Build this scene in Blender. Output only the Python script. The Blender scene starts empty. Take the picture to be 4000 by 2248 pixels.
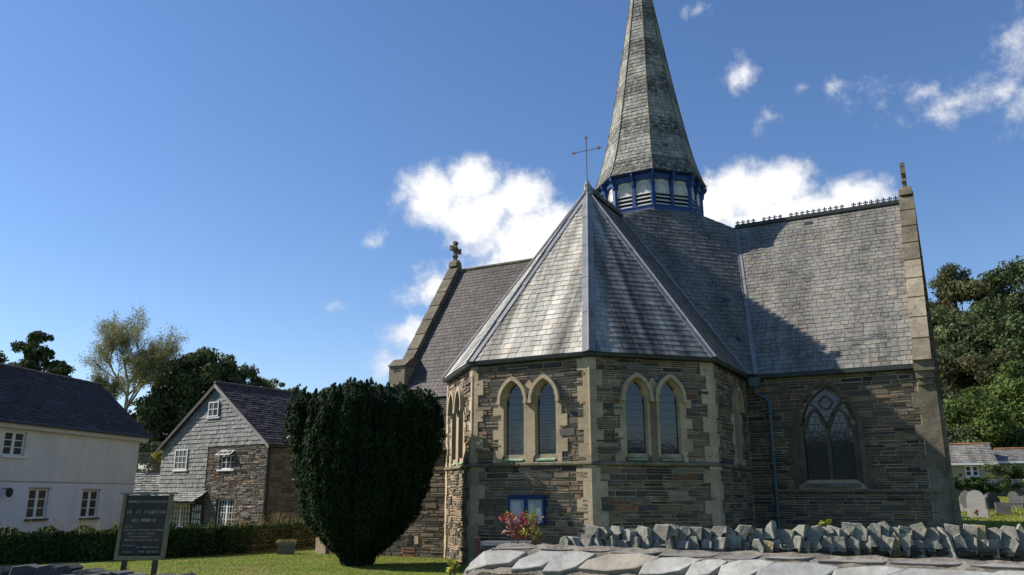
import bpy, math, random
import numpy as np
from mathutils import Vector as V3, Matrix
R = random.Random(7)
sc = bpy.context.scene
col = sc.collection
def v(*a): return V3(a)
ZUP = v(0, 0, 1)

# ------------------------------------------------------------------ mesh helper
class MB:
    def __init__(s): s.v = []; s.f = []; s.m = []; s.c = []; s.b = {}; s.cur = None
    def poly(s, pts, m=0, c=1.0):
        n = len(s.v); s.v += [tuple(p) for p in pts]; s.f.append(tuple(range(n, n + len(pts)))); s.m.append(m)
        if s.cur: s.b[len(s.f) - 1] = s.cur
        s.c.append(c if isinstance(c, tuple) else (c, c, c))
    def box(s, o, x, y, z, m=0, c=1.0):
        p = [o, o + x, o + x + y, o + y]; q = [a + z for a in p]
        if x.cross(y).dot(z) < 0: p.reverse(); q.reverse()
        n = len(s.v); s.v += [tuple(a) for a in p + q]
        c = c if isinstance(c, tuple) else (c, c, c)
        for fc in ((3, 2, 1, 0), (4, 5, 6, 7), (0, 1, 5, 4), (1, 2, 6, 5), (2, 3, 7, 6), (3, 0, 4, 7)):
            s.f.append(tuple(n + i for i in fc)); s.m.append(m); s.c.append(c)
    def cbox(s, c0, x, y, z, m=0, c=1.0): s.box(c0 - x / 2 - y / 2 - z / 2, x, y, z, m, c)
    def prism(s, pts, ext, m=0, c=1.0):
        a = [V3(p) for p in pts]; nn = v(0, 0, 0)
        for i in range(1, len(a) - 1): nn += (a[i] - a[0]).cross(a[i + 1] - a[0])
        if nn.dot(ext) < 0: a.reverse()
        b = [p + ext for p in a]; k = len(a)
        s.poly(list(reversed(a)), m, c); s.poly(b, m, c)
        for i in range(k): s.poly([a[i], a[(i + 1) % k], b[(i + 1) % k], b[i]], m, c)
    def tube(s, pts, rad, n=8, m=0, c=1.0, cap=True):
        pts = [V3(p) for p in pts]; k = len(pts)
        if not hasattr(rad, '__len__'): rad = [rad] * k
        b = len(s.v); up = None
        for i, p in enumerate(pts):
            d = (pts[min(i + 1, k - 1)] - pts[max(i - 1, 0)]).normalized()
            if up is None: up = d.orthogonal().normalized()
            up = (up - d * up.dot(d)); up = up.normalized() if up.length > 1e-6 else d.orthogonal().normalized()
            w = d.cross(up)
            for j in range(n):
                a = 2 * math.pi * j / n; s.v.append(tuple(p + (up * math.cos(a) + w * math.sin(a)) * rad[i]))
        c = c if isinstance(c, tuple) else (c, c, c)
        for i in range(k - 1):
            for j in range(n):
                j2 = (j + 1) % n
                s.f.append((b + i * n + j, b + i * n + j2, b + (i + 1) * n + j2, b + (i + 1) * n + j)); s.m.append(m); s.c.append(c)
        if cap:
            s.f.append(tuple(b + j for j in reversed(range(n)))); s.m.append(m); s.c.append(c)
            s.f.append(tuple(b + (k - 1) * n + j for j in range(n))); s.m.append(m); s.c.append(c)
    def build(s, name, mats, parent=None, label=None, smooth=False):
        me = bpy.data.meshes.new(name); me.from_pydata(s.v, [], s.f)
        for mt in (mats if isinstance(mats, (list, tuple)) else [mats]): me.materials.append(mt)
        me.polygons.foreach_set('material_index', s.m)
        if smooth: me.polygons.foreach_set('use_smooth', [True] * len(s.f))
        at = me.attributes.new('tint', 'FLOAT_VECTOR', 'FACE')
        at.data.foreach_set('vector', np.array(s.c, dtype=np.float32).ravel())
        # metric uv from each face's own plane
        uv = me.uv_layers.new(name='UVMap'); L = np.zeros(len(me.loops) * 2, dtype=np.float32)
        co = s.v; i = 0
        for fi, f in enumerate(s.f):
            if fi in s.b:
                U, W_ = s.b[fi]
                for k in f: q = V3(co[k]); L[i] = q.dot(U); L[i + 1] = q.dot(W_); i += 2
                continue
            p0 = V3(co[f[0]]); n = v(0, 0, 0)
            for a in range(1, len(f) - 1): n += (V3(co[f[a]]) - p0).cross(V3(co[f[a + 1]]) - p0)
            n = n.normalized() if n.length > 1e-12 else ZUP
            if abs(n.z) > .98: U = v(1, 0, 0); W_ = v(0, 1, 0)
            else: U = ZUP.cross(n).normalized(); W_ = n.cross(U)
            for k in f:
                q = V3(co[k]); L[i] = q.dot(U); L[i + 1] = q.dot(W_); i += 2
        uv.data.foreach_set('uv', L)
        me.update()
        return link(name, me, parent, label)
def world_loc(o):
    l = v(0, 0, 0)
    while o: l += o.location; o = o.parent
    return l
def link(name, me, parent=None, label=None):
    o = bpy.data.objects.new(name, me); col.objects.link(o)
    if parent: o.parent = parent; o.location = -world_loc(parent)
    if label: o['label'] = label
    return o
def empty(name, loc, label, cat, group=None):
    o = bpy.data.objects.new(name, None); col.objects.link(o); o.location = loc; o.empty_display_size = .3
    return tag(o, label, cat, group)
def tag(o, label=None, cat=None, group=None, kind=None):
    if label: o['label'] = label
    if cat: o['category'] = cat
    if group: o['group'] = group
    if kind: o['kind'] = kind
    return o
def rebase(o, base):           # move a single-mesh thing's origin to its base
    o.data.transform(Matrix.Translation(-V3(base))); o.location = base; return o
def leaves(name, P, N, size, mat, parent=None, aspect=.55, tint=None, up=0.0, label=None, rng=None):
    rng = rng or np.random.default_rng(1)
    n = len(P); N = N / (np.linalg.norm(N, axis=1, keepdims=True) + 1e-9)
    r = rng.normal(size=(n, 3)); r[:, 2] += up * 3
    A = np.cross(N, r); A /= np.linalg.norm(A, axis=1, keepdims=True) + 1e-9
    B = np.cross(N, A)
    if up: A, B = B, A
    sz = size * rng.uniform(.6, 1.3, (n, 1))
    A = A * sz; B = B * sz * aspect
    Q = np.stack([P - A, P + B * .9 - A * .1, P + A, P - B * .9 - A * .1], axis=1).reshape(-1, 3)
    me = bpy.data.meshes.new(name); me.vertices.add(4 * n); me.vertices.foreach_set('co', Q.astype(np.float32).ravel())
    me.loops.add(4 * n); me.loops.foreach_set('vertex_index', np.arange(4 * n, dtype=np.int32))
    me.polygons.add(n); me.polygons.foreach_set('loop_start', np.arange(0, 4 * n, 4, dtype=np.int32))
    if tint is None: tint = np.ones((n, 3))
    me.update(calc_edges=True)
    at = me.attributes.new('tint', 'FLOAT_VECTOR', 'FACE'); at.data.foreach_set('vector', tint.astype(np.float32).ravel())
    me.materials.append(mat); me.validate()
    return link(name, me, parent, label)

# ------------------------------------------------------------------ materials
def nodes(name):
    m = bpy.data.materials.new(name); m.use_nodes = True; t = m.node_tree; t.nodes.clear()
    out = t.nodes.new('ShaderNodeOutputMaterial'); b = t.nodes.new('ShaderNodeBsdfPrincipled')
    t.links.new(b.outputs[0], out.inputs[0]); return m, t, b, out
def N_(t, k, **kw):
    n = t.nodes.new(k)
    for a, b in kw.items():
        if a.startswith('i_'): n.inputs[a[2:].replace('_', ' ')].default_value = b
        else: setattr(n, a, b)
    return n
def ramp(t, fac, p0, p1, c0=(0, 0, 0, 1), c1=(1, 1, 1, 1)):
    r = t.nodes.new('ShaderNodeValToRGB'); e = r.color_ramp.elements
    e[0].position = p0; e[1].position = p1; e[0].color = c0; e[1].color = c1; t.links.new(fac, r.inputs[0]); return r.outputs[0]
def mix(t, a, b, fac, mode='MIX'):
    m = t.nodes.new('ShaderNodeMix'); m.data_type = 'RGBA'; m.blend_type = mode
    for s, x in ((0, fac), (6, a), (7, b)):
        if hasattr(x, 'links'): t.links.new(x, m.inputs[s])
        else: m.inputs[s].default_value = x if s == 0 else (tuple(x) + (1,) if len(x) == 3 else x)
    return m.outputs[2]
def noise(t, vec, scale, detail=4, rough=.6, sc3=None):
    if sc3:
        mp = N_(t, 'ShaderNodeMapping'); mp.inputs['Scale'].default_value = sc3; t.links.new(vec, mp.inputs[0]); vec = mp.outputs[0]
    n = N_(t, 'ShaderNodeTexNoise'); n.inputs['Scale'].default_value = scale; n.inputs['Detail'].default_value = detail; n.inputs['Roughness'].default_value = rough
    t.links.new(vec, n.inputs['Vector']); return n.outputs['Fac']
def mat(name, base, var=.25, vs=3.0, spot=None, spotc=(.4, .4, .36), spots=(9, .60, .68), streak=None, bump=.3, bs=30, rough=.85, spec=.3, fine=.15, fs=40, tint=True, cour=None):
    m, t, b, out = nodes(name)
    tc = t.nodes.new('ShaderNodeTexCoord'); obj = tc.outputs['Object']; uvv = tc.outputs['UV']
    c = mix(t, tuple(x * (1 - var) for x in base), tuple(min(1, x * (1 + var)) for x in base), ramp(t, noise(t, obj, vs), .3, .7))
    if fine:
        c = mix(t, c, mix(t, (1 - fine,) * 3, (1 + fine,) * 3, ramp(t, noise(t, obj, fs, 3), .3, .7)), 1.0, 'MULTIPLY')
    if streak:   # weather streaks that run down the slope
        s = ramp(t, noise(t, uvv, streak[0], 3, .5, (1, streak[1], 1)), .40, .58)
        c = mix(t, c, mix(t, streak[2], streak[3], s), 1.0, 'MULTIPLY')
    if tint:
        at = N_(t, 'ShaderNodeAttribute', attribute_name='tint'); c = mix(t, c, at.outputs['Vector'], 1.0, 'MULTIPLY')
    if spot:
        s = ramp(t, noise(t, obj, spots[0], 5, .7), spots[1], spots[2])
        f = N_(t, 'ShaderNodeMath', operation='MULTIPLY'); t.links.new(s, f.inputs[0]); f.inputs[1].default_value = spot
        c = mix(t, c, spotc, f.outputs[0])
    if cour:   # fine joints drawn as real grooves of paint-thin mortar
        br = N_(t, 'ShaderNodeTexBrick'); br.inputs['Scale'].default_value = 1
        br.inputs['Brick Width'].default_value = cour[0]; br.inputs['Row Height'].default_value = cour[1]; br.inputs['Mortar Size'].default_value = cour[2]
        br.inputs['Color1'].default_value = (.7, .7, .7, 1); br.inputs['Color2'].default_value = (1.15, 1.15, 1.15, 1); br.inputs['Mortar'].default_value = (cour[3],) * 3 + (1,)
        t.links.new(uvv, br.inputs['Vector']); c = mix(t, c, br.outputs['Color'], 1.0, 'MULTIPLY')
    t.links.new(c, b.inputs['Base Color']); b.inputs['Roughness'].default_value = rough; b.inputs['Specular IOR Level'].default_value = spec
    if bump:
        bp = N_(t, 'ShaderNodeBump'); bp.inputs['Strength'].default_value = bump; bp.inputs['Distance'].default_value = .02
        t.links.new(noise(t, obj, bs, 5), bp.inputs['Height']); t.links.new(bp.outputs[0], b.inputs['Normal'])
    return m
def leafmat(name, base, var=.35, trans=.25):
    m, t, b, out = nodes(name)
    tc = t.nodes.new('ShaderNodeTexCoord'); at = N_(t, 'ShaderNodeAttribute', attribute_name='tint')
    c = mix(t, tuple(x * (1 - var) for x in base), tuple(x * (1 + var) for x in base), ramp(t, noise(t, tc.outputs['Object'], 1.3, 3), .3, .7))
    c = mix(t, c, at.outputs['Vector'], 1.0, 'MULTIPLY')
    t.links.new(c, b.inputs['Base Color']); b.inputs['Roughness'].default_value = .75; b.inputs['Specular IOR Level'].default_value = .12
    tr = t.nodes.new('ShaderNodeBsdfTranslucent'); t.links.new(c, tr.inputs[0])
    mx = t.nodes.new('ShaderNodeMixShader'); mx.inputs[0].default_value = trans
    t.links.new(b.outputs[0], mx.inputs[1]); t.links.new(tr.outputs[0], mx.inputs[2]); t.links.new(mx.outputs[0], out.inputs[0])
    return m
M = {}
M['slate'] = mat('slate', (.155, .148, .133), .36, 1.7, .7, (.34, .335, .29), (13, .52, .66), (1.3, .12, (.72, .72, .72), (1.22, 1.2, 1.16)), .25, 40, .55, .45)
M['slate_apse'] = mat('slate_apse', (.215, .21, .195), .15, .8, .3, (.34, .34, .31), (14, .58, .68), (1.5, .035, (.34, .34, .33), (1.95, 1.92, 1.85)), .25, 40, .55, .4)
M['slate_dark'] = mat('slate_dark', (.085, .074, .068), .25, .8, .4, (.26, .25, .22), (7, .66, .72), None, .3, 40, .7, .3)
M['slate_spire'] = mat('slate_spire', (.17, .168, .15), .45, 1.6, .75, (.36, .36, .31), (6, .5, .62), None, .3, 40, .65, .35, .3, 14)
M['under'] = mat('under_slate', (.03, .03, .03), tint=False, bump=0)
M['stone'] = mat('rubble_stone', (1, 1, 1), .22, 6, .25, (.45, .42, .36), (11, .62, .7), None, .8, 30, .9, .2, .3, 25)
M['mortar'] = mat('lime_mortar', (.34, .275, .185), .3, 3, tint=False, bump=.6)
M['ashlar'] = mat('buff_ashlar', (.385, .31, .205), .22, 1.7, .4, (.16, .15, .12), (3, .58, .72), None, .35, 30, .9, .2, .15, 18)
M['ashlar_old'] = mat('weathered_coping_stone', (.165, .143, .105), .35, 1.6, .6, (.09, .08, .06), (5, .55, .66), None, .4, 24, .9, .2, .25, 16)
M['greenish'] = mat('green_stained_sill', (.20, .30, .19), .25, 5, bump=.2)
M['lead'] = mat('lead_sheet', (.19, .19, .195), .2, 2.5, .3, (.5, .5, .5), (4, .6, .7), None, .15, 20, .45, .5)
M['gutter'] = mat('gutter_iron', (.035, .04, .04), .2, 3, bump=0, rough=.5)
M['pipe'] = mat('painted_pipe', (.075, .115, .12), .2, 3, bump=.1, rough=.5)
M['blue'] = mat('blue_paint', (.018, .052, .17), .2, 4, .3, (.09, .17, .36), (9, .62, .7), bump=.1, rough=.5)
M['white'] = mat('white_paint', (.50, .49, .45), .12, 4, .25, (.3, .28, .24), (7, .6, .7), bump=.1, rough=.6)
M['whitewin'] = mat('white_window_paint', (.66, .67, .66), .06, 4, bump=0, rough=.5)
M['iron'] = mat('rusty_iron', (.13, .09, .075), .3, 9, bump=.1, rough=.7)
M['black'] = mat('dark_opening', (.012, .012, .012), tint=False, bump=0)
M['hung'] = mat('hung_slate', (.21, .215, .20), .15, 1.2, .3, (.32, .32, .29), (8, .6, .7), None, .2, 30, .7, .3)
M['tile'] = mat('dark_roof_tile', (.062, .052, .055), .3, 1.5, .35, (.17, .14, .11), (6, .66, .74), None, .3, 20, .75, .3)
M['render'] = mat('grey_white_roughcast', (.60, .60, .57), .07, .8, .25, (.40, .40, .37), (2, .55, .75), (1.4, .10, (.95, .95, .945), (1.02, 1.02, 1.02)), .7, 60, .95, .1, .12, 55)
M['renderlow'] = mat('pale_painted_render', (.60, .63, .66), .08, .8, .3, (.42, .43, .42), (1.6, .55, .75), (1.4, .10, (.94, .94, .94), (1.02, 1.02, 1.02)), .3, 40, .95, .1, .06, 40)
M['soil'] = mat('soil', (.10, .08, .055), .3, 2)
M['granite'] = mat('grey_granite', (.30, .295, .28), .12, 4, .4, (.16, .155, .14), (16, .5, .6), bump=.2)
M['darkstone'] = mat('dark_headstone', (.11, .115, .11), .25, 3, .3, (.22, .22, .2), (9, .6, .7), bump=.2)
M['blackstone'] = mat('black_headstone', (.018, .018, .02), .2, 3, bump=.05, rough=.4)
M['pinkstone'] = mat('pink_stone', (.38, .30, .28), .1, 4, bump=.1)
M['buffrender'] = mat('buff_pebbledash', (.30, .255, .175), .08, 1.2, bump=.5, bs=60)
M['bark'] = mat('bark', (.12, .095, .07), .3, 4, bump=.7, bs=18)
M['barklight'] = mat('light_bark', (.30, .26, .19), .25, 4, bump=.5, bs=18)
M['wood'] = mat('reddish_bench_wood', (.15, .07, .06), .25, 6, bump=.2)
M['plank'] = mat('sunlit_plank', (.50, .47, .44), .12, 6, bump=.2)  # bench wood with sunlight put into the colour, for the lit top rail
M['copeslab'] = mat('pale_slate_slab', (.265, .265, .25), .28, 3.5, .6, (.19, .17, .135), (4, .5, .7), None, .35, 22, .75, .3, .12, 20)
M['copestone'] = mat('upright_coping_slate', (.25, .242, .205), .28, 6, .5, (.16, .145, .11), (7, .58, .7), None, .5, 24, .85, .25, .2, 20)
M['wallmortar'] = mat('rough_wall_mortar', (.17, .152, .125), .45, 5, .6, (.08, .07, .055), (9, .5, .66), None, 1.0, 26, .95, .1)
M['darkcope'] = mat('shaded_coping_slate', (.075, .078, .076), .3, 4, .3, (.26, .25, .22), (6, .6, .7), None, .5, 20, .85, .25)  # coping slate with the left wall's shade put into the colour
M['signblue'] = mat('navy_sign_panel', (.010, .018, .04), .2, 3, tint=False, bump=0, rough=.14, spec=.7)
M['gold'] = mat('gold_lettering', (.36, .32, .21), .15, 5, bump=0, rough=.5)
M['signframe'] = mat('khaki_sign_frame', (.17, .16, .10), .15, 5, bump=.05, rough=.6)
M['carpaint'] = mat('dark_blue_car_paint', (.012, .015, .03), .05, 3, bump=0, rough=.15, spec=.8, fine=0)
M['rubber'] = mat('tyre_rubber', (.02, .02, .02), .1, 3, bump=0, rough=.8)
M['paper'] = mat('pale_paper', (.50, .53, .52), .08, 3, bump=0, rough=.6)
M['dryleaf'] = leafmat('dry_grass', (.30, .25, .11))
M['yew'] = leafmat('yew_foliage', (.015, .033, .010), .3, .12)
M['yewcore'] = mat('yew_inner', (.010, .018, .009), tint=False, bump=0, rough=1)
M['oak'] = leafmat('dark_tree_leaves', (.072, .098, .042))
M['hillleaf'] = leafmat('hill_tree_leaves', (.092, .115, .052))
M['bright'] = leafmat('bright_tree_leaves', (.095, .135, .035), .3)
M['olive'] = leafmat('olive_tree_leaves', (.085, .085, .038))
M['willow'] = leafmat('willow_leaves', (.25, .25, .125), .3, .35)
M['palebush'] = leafmat('pale_bush_leaves', (.13, .15, .06), .3, .3)
M['ivy'] = leafmat('ivy_leaves', (.035, .06, .018), .4, .15)
M['red'] = leafmat('red_shrub_leaves', (.30, .05, .05), .4, .25)
M['yellow'] = leafmat('yellow_green_leaves', (.34, .33, .06), .3, .3)
M['pink'] = leafmat('pink_leaves', (.42, .22, .18), .3, .3)
def glass(name, c, rough=.06, spec=.9):
    m, t, b, out = nodes(name); b.inputs['Base Color'].default_value = c + (1,); b.inputs['Roughness'].default_value = rough
    b.inputs['Specular IOR Level'].default_value = spec
    tc = t.nodes.new('ShaderNodeTexCoord'); bp = N_(t, 'ShaderNodeBump'); bp.inputs['Strength'].default_value = .05; bp.inputs['Distance'].default_value = .02
    t.links.new(noise(t, tc.outputs['Object'], 6, 2), bp.inputs['Height']); t.links.new(bp.outputs[0], b.inputs['Normal']); return m
M['glass'] = glass('leaded_glass', (.008, .018, .024), .06, .65)
M['glasscot'] = glass('cottage_glass', (.045, .045, .038), .1, .6)
# lawn
def lawnmat():
    m, t, b, out = nodes('mown_grass'); tc = t.nodes.new('ShaderNodeTexCoord'); o = tc.outputs['Object']
    c = mix(t, (.125, .165, .022), (.195, .225, .035), ramp(t, noise(t, o, .7, 5), .35, .65))
    c = mix(t, c, (.25, .20, .08), ramp(t, noise(t, o, .55, 6, .72), .50, .66))
    c = mix(t, c, (.035, .06, .01), ramp(t, noise(t, o, 45, 4, .7), .5, .75))
    t.links.new(c, b.inputs['Base Color']); b.inputs['Roughness'].default_value = .9; b.inputs['Specular IOR Level'].default_value = .15
    bp = N_(t, 'ShaderNodeBump'); bp.inputs['Strength'].default_value = .8; bp.inputs['Distance'].default_value = .05
    t.links.new(noise(t, o, 60, 4, .7), bp.inputs['Height']); t.links.new(bp.outputs[0], b.inputs['Normal']); return m
M['lawn'] = lawnmat()

# ------------------------------------------------------------------ frames of the church
AL = .5059; C = v(-math.sin(AL), -math.cos(AL), 0); T = v(math.cos(AL), -math.sin(AL), 0); O = v(2.5016, 25.1443, 0)
def W(c, t, z=0): p = O + C * c + T * t; p.z = z; return p
A = 4.2; TN = math.tan(math.pi / 8); AO = A + .172; ZE = 3.588; ZR = 9.79; ZS = .79; CC = -6.345; GZ = -2.2
def loop(off): a = A + off; return [(a * TN, -a), (a, -a * TN), (a, a * TN), (a * TN, a)]
def ground(x, y):
    gl = -1.35 - .0185 * min(max(y, 0), 45)
    if y > 45: gl += (y - 45) * .04
    pts = ((0, -1.65), (30, -1.6), (39, -.85), (52, -.5), (60, .3), (78, .6), (135, 30), (170, 34), (900, 36))
    gr = pts[-1][1]
    for (a, b), (c, d) in zip(pts, pts[1:]):
        if y <= c: gr = b + (d - b) * max(0, (y - a)) / (c - a); break
    xs = 9 + max(0, y - 45) * .28
    w = min(1, max(0, (x - xs) / (10 + max(0, y - 60) * .1))); w = w * w * (3 - 2 * w)
    if y > 250: gl = min(gl, 6)
    return gl * (1 - w) + gr * w
class FR:   # a wall frame: u along, z up, h outward
    def __init__(s, p0, U): s.p = V3(p0); s.p.z = 0; s.U = U.normalized(); s.N = s.U.cross(ZUP) 
    def __call__(s, u, z, h=0): return s.p + s.U * u + ZUP * z + s.N * h
    def box(s, mb, u0, u1, z0, z1, h0, h1, m=0, c=1.0):
        mb.box(s(u0, z0, h0), s.U * (u1 - u0), s.N * (h1 - h0), ZUP * (z1 - z0), m, c)

PAL = [(.085, .078, .068)] * 7 + [(.125, .10, .073)] * 9 + [(.16, .12, .083)] * 8 + [(.06, .057, .053)] * 6 + [(.16, .08, .052)] * 1 + [(.19, .155, .115)] * 4 + [(.10, .10, .085)] * 3
def sub(ivs, holes):
    for a, b in holes:
        o = []
        for c, d in ivs:
            if b <= c or a >= d: o.append((c, d))
            else:
                if a > c: o.append((c, a))
                if b < d: o.append((b, d))
        ivs = o
    return [(a, b) for a, b in ivs if b - a > .004]
def backing(mb, fr, span, z0, z1, holes, m=1, dz=.06, h=0):
    z = z0
    while z < z1 - 1e-4:
        zz = min(z + dz, z1); zm = (z + zz) / 2
        for a, b in sub([span(zm)], holes(zm)): mb.poly([fr(a, z, h), fr(b, z, h), fr(b, zz, h), fr(a, zz, h)], m)
        z = zz
def rubble(mb, fr, span, z0, z1, holes, ch=(.05, .17), ln=(.14, .6), pal=PAL, rnd=R, hh=(.012, .055), k=1.0, gap=.026, m=0, stain=None):
    z = z0
    while z < z1:
        h = min(rnd.uniform(*ch) * rnd.choice((.8, 1, 1, 1.3)), z1 - z + .01); zm = z + h / 2
        for a, b in sub([span(zm)], holes(zm)):
            u = a
            while u < b - .02:
                l = rnd.uniform(*ln) * (1.2 if h > .1 else 1)
                if b - (u + l) < .1: l = b - u
                h1 = z + h; z_ = z
                g = gap * rnd.uniform(.6, 1.5) / 2; j = lambda s=.008: rnd.uniform(-s, s)
                hv = rnd.uniform(*hh); p = rnd.choice(pal); q = rnd.uniform(.7, 1.35) * k; q *= stain(u + l / 2, zm) if stain else 1; cl = tuple(x * q for x in p)
                parts = [(z_, h1)] if h < .1 or rnd.random() < .6 else [(z_, zm), (zm, h1)]
                for (za, zb) in parts:
                    B = [(u + g, za + g), (u + l - g, za + g), (u + l - g, zb - g), (u + g, zb - g)]
                    B = [(x + j(), y + j(.006)) for x, y in B]
                    cu = u + l / 2; cz = (za + zb) / 2; e = .010
                    F = [(x + (e if x < cu else -e), y + (e * .7 if y < cz else -e * .7)) for x, y in B]
                    P = [fr(x, y, 0) for x, y in B]; Q = [fr(x, y, hv + j(.006)) for x, y in F]
                    mb.poly(Q, m, cl)
                    for i in range(4): mb.poly([P[i], P[(i + 1) % 4], Q[(i + 1) % 4], Q[i]], m, cl)
                u += l
        z += h
def arch(uc, hw, z0, zs, za, n=10, cusp=0.0):
    H = za - zs; r = (hw * hw + H * H) / (2 * hw); a1 = math.asin(min(1, H / r))
    L = [(uc - hw, z0)]
    for i in range(n + 1):
        t = i / n; a = a1 * t; x = hw - r + r * math.cos(a) if True else 0
        x = max(0, r * math.cos(a) - (r - hw)); z = zs + r * math.sin(a)
        if cusp: x = max(0, x - cusp * math.exp(-((t - .34) / .13) ** 2))
        L.append((uc - x, z))
    return L + [(2 * uc - x, z) for x, z in reversed(L[:-1])]
def archw(uc, hw, zs, za, z):   # half width of an arch at height z
    if z <= zs: return hw
    if z >= za: return 0
    H = za - zs; r = (hw * hw + H * H) / (2 * hw); return max(0, math.sqrt(max(0, r * r - (z - zs) ** 2)) - (r - hw))
def band(mb, fr, inn, out, h1, hin, hout=0.0, m=0, c=1.0, bk=None):
    bk = bk or inn
    for i in range(len(inn) - 1):
        a, b, p, q = inn[i], inn[i + 1], out[i], out[i + 1]
        mb.poly([fr(*p, h1), fr(*a, h1), fr(*b, h1), fr(*q, h1)], m, c)
        mb.poly([fr(*a, h1), fr(*bk[i], hin), fr(*bk[i + 1], hin), fr(*b, h1)], m, c)
        mb.poly([fr(*p, hout), fr(*p, h1), fr(*q, h1), fr(*q, hout)], m, c)

# ------------------------------------------------------------------ slate surfaces
def clip(poly, a, b):          # keep left side of a->b
    o = []; n = len(poly)
    for i in range(n):
        p, q = poly[i], poly[(i + 1) % n]
        sp = (b[0] - a[0]) * (p[1] - a[1]) - (b[1] - a[1]) * (p[0] - a[0]); sq = (b[0] - a[0]) * (q[1] - a[1]) - (b[1] - a[1]) * (q[0] - a[0])
        if sp >= 0: o.append(p)
        if sp * sq < 0: k = sp / (sp - sq); o.append((p[0] + (q[0] - p[0]) * k, p[1] + (q[1] - p[1]) * k))
    return o
def slates(mb, pts, ex=.2, wd=(.2, .32), th=.014, tint=None, m=0, mu=1, rnd=R, under=True, tilt=.004, vary=.22, rag=.012):
    pts = [V3(p) for p in pts]; n = v(0, 0, 0)
    for i in range(1, len(pts) - 1): n += (pts[i] - pts[0]).cross(pts[i + 1] - pts[0])
    n.normalize()
    if n.z < 0 or (abs(n.z) < 1e-6 and n.dot(-pts[0]) < 0): pts.reverse(); n = -n
    U = ZUP.cross(n).normalized(); Vv = n.cross(U); o = pts[0]
    P2 = [((p - o).dot(U), (p - o).dot(Vv)) for p in pts]
    if under: mb.poly([p - n * .01 for p in pts], mu)
    v0 = min(p[1] for p in P2); v1 = max(p[1] for p in P2); u0 = min(p[0] for p in P2); u1 = max(p[0] for p in P2)
    row = 0; vv = v0 - .01; mb.cur = (U, Vv)
    while vv < v1:
        u = u0 - rnd.uniform(0, wd[1])
        while u < u1:
            w = rnd.uniform(*wd); rg = rnd.uniform(-rag, rag)
            q = [(u + .006, vv + rg), (u + w - .006, vv + rg + rnd.uniform(-.006, .006)), (u + w - .006, vv + ex + .01), (u + .006, vv + ex + .01)]
            for i in range(len(P2)):
                q = clip(q, P2[i], P2[(i + 1) % len(P2)])
                if len(q) < 3: break
            if len(q) >= 3:
                t0 = th * rnd.uniform(.7, 1.5); k = rnd.uniform(1 - vary, 1 + vary); tw = rnd.uniform(-tilt, tilt)
                wm = rnd.uniform(-.05, .05); cc = (k * (1 + wm), k, k * (1 - wm))
                if tint: cc = tuple(a * b for a, b in zip(cc, tint(o + U * (u + w / 2) + Vv * vv, rnd)))
                H = lambda p: max(.001, t0 * (1 - (p[1] - vv) / (ex + .01)) + tw * (p[0] - u - w / 2) / w)
                mb.poly([o + U * p[0] + Vv * p[1] + n * H(p) for p in q], m, cc)
                for i in range(len(q)):
                    a, b = q[i], q[(i + 1) % len(q)]
                    if abs(a[1] - vv) < .03 and abs(b[1] - vv) < .03 and b[0] > a[0]:
                        mb.poly([o + U * a[0] + Vv * a[1] - n * .008, o + U * b[0] + Vv * b[1] - n * .008, o + U * b[0] + Vv * b[1] + n * H(b), o + U * a[0] + Vv * a[1] + n * H(a)], m, tuple(x * .8 for x in cc))
            u += w
        vv += ex; row += 1
    mb.cur = None

# ------------------------------------------------------------------ the church
church = empty('church', W(0, 0, -1.7), 'cruciform rubble stone church with a slate spire, blue belfry and canted apse', 'church')
EV = [W(a, b, ZE) for a, b in loop(.172)]; AP = W(0, 0, ZR)
E4 = W(-1.76, 4.372, ZE); E4b = W(-1.973, 4.585, ZE); K1 = W(CC + 3.32, 0, ZR); K2 = W(CC, 3.32, ZR)
TR = W(CC, 8.97, ZR); ER = W(-1.973, 8.97, ZE)
F = []
VL = [W(a, b) for a, b in loop(0)]
for i in range(3): F.append(FR(VL[i], VL[i + 1] - VL[i]))
F.append(FR(VL[3], -C)); G = FR(W(-2.145, 4.2), T)
FW = 2 * A * TN
def nohole(z): return []
# a damp stain below the gully between the right-hand apse windows, and dark rows under the eaves
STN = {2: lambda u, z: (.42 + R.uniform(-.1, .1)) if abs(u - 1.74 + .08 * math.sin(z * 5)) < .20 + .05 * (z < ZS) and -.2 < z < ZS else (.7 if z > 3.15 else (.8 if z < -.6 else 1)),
       1: lambda u, z: .75 if z > 3.15 else (.85 if z < -.9 else 1), 0: lambda u, z: 1, 3: lambda u, z: .85}
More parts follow.
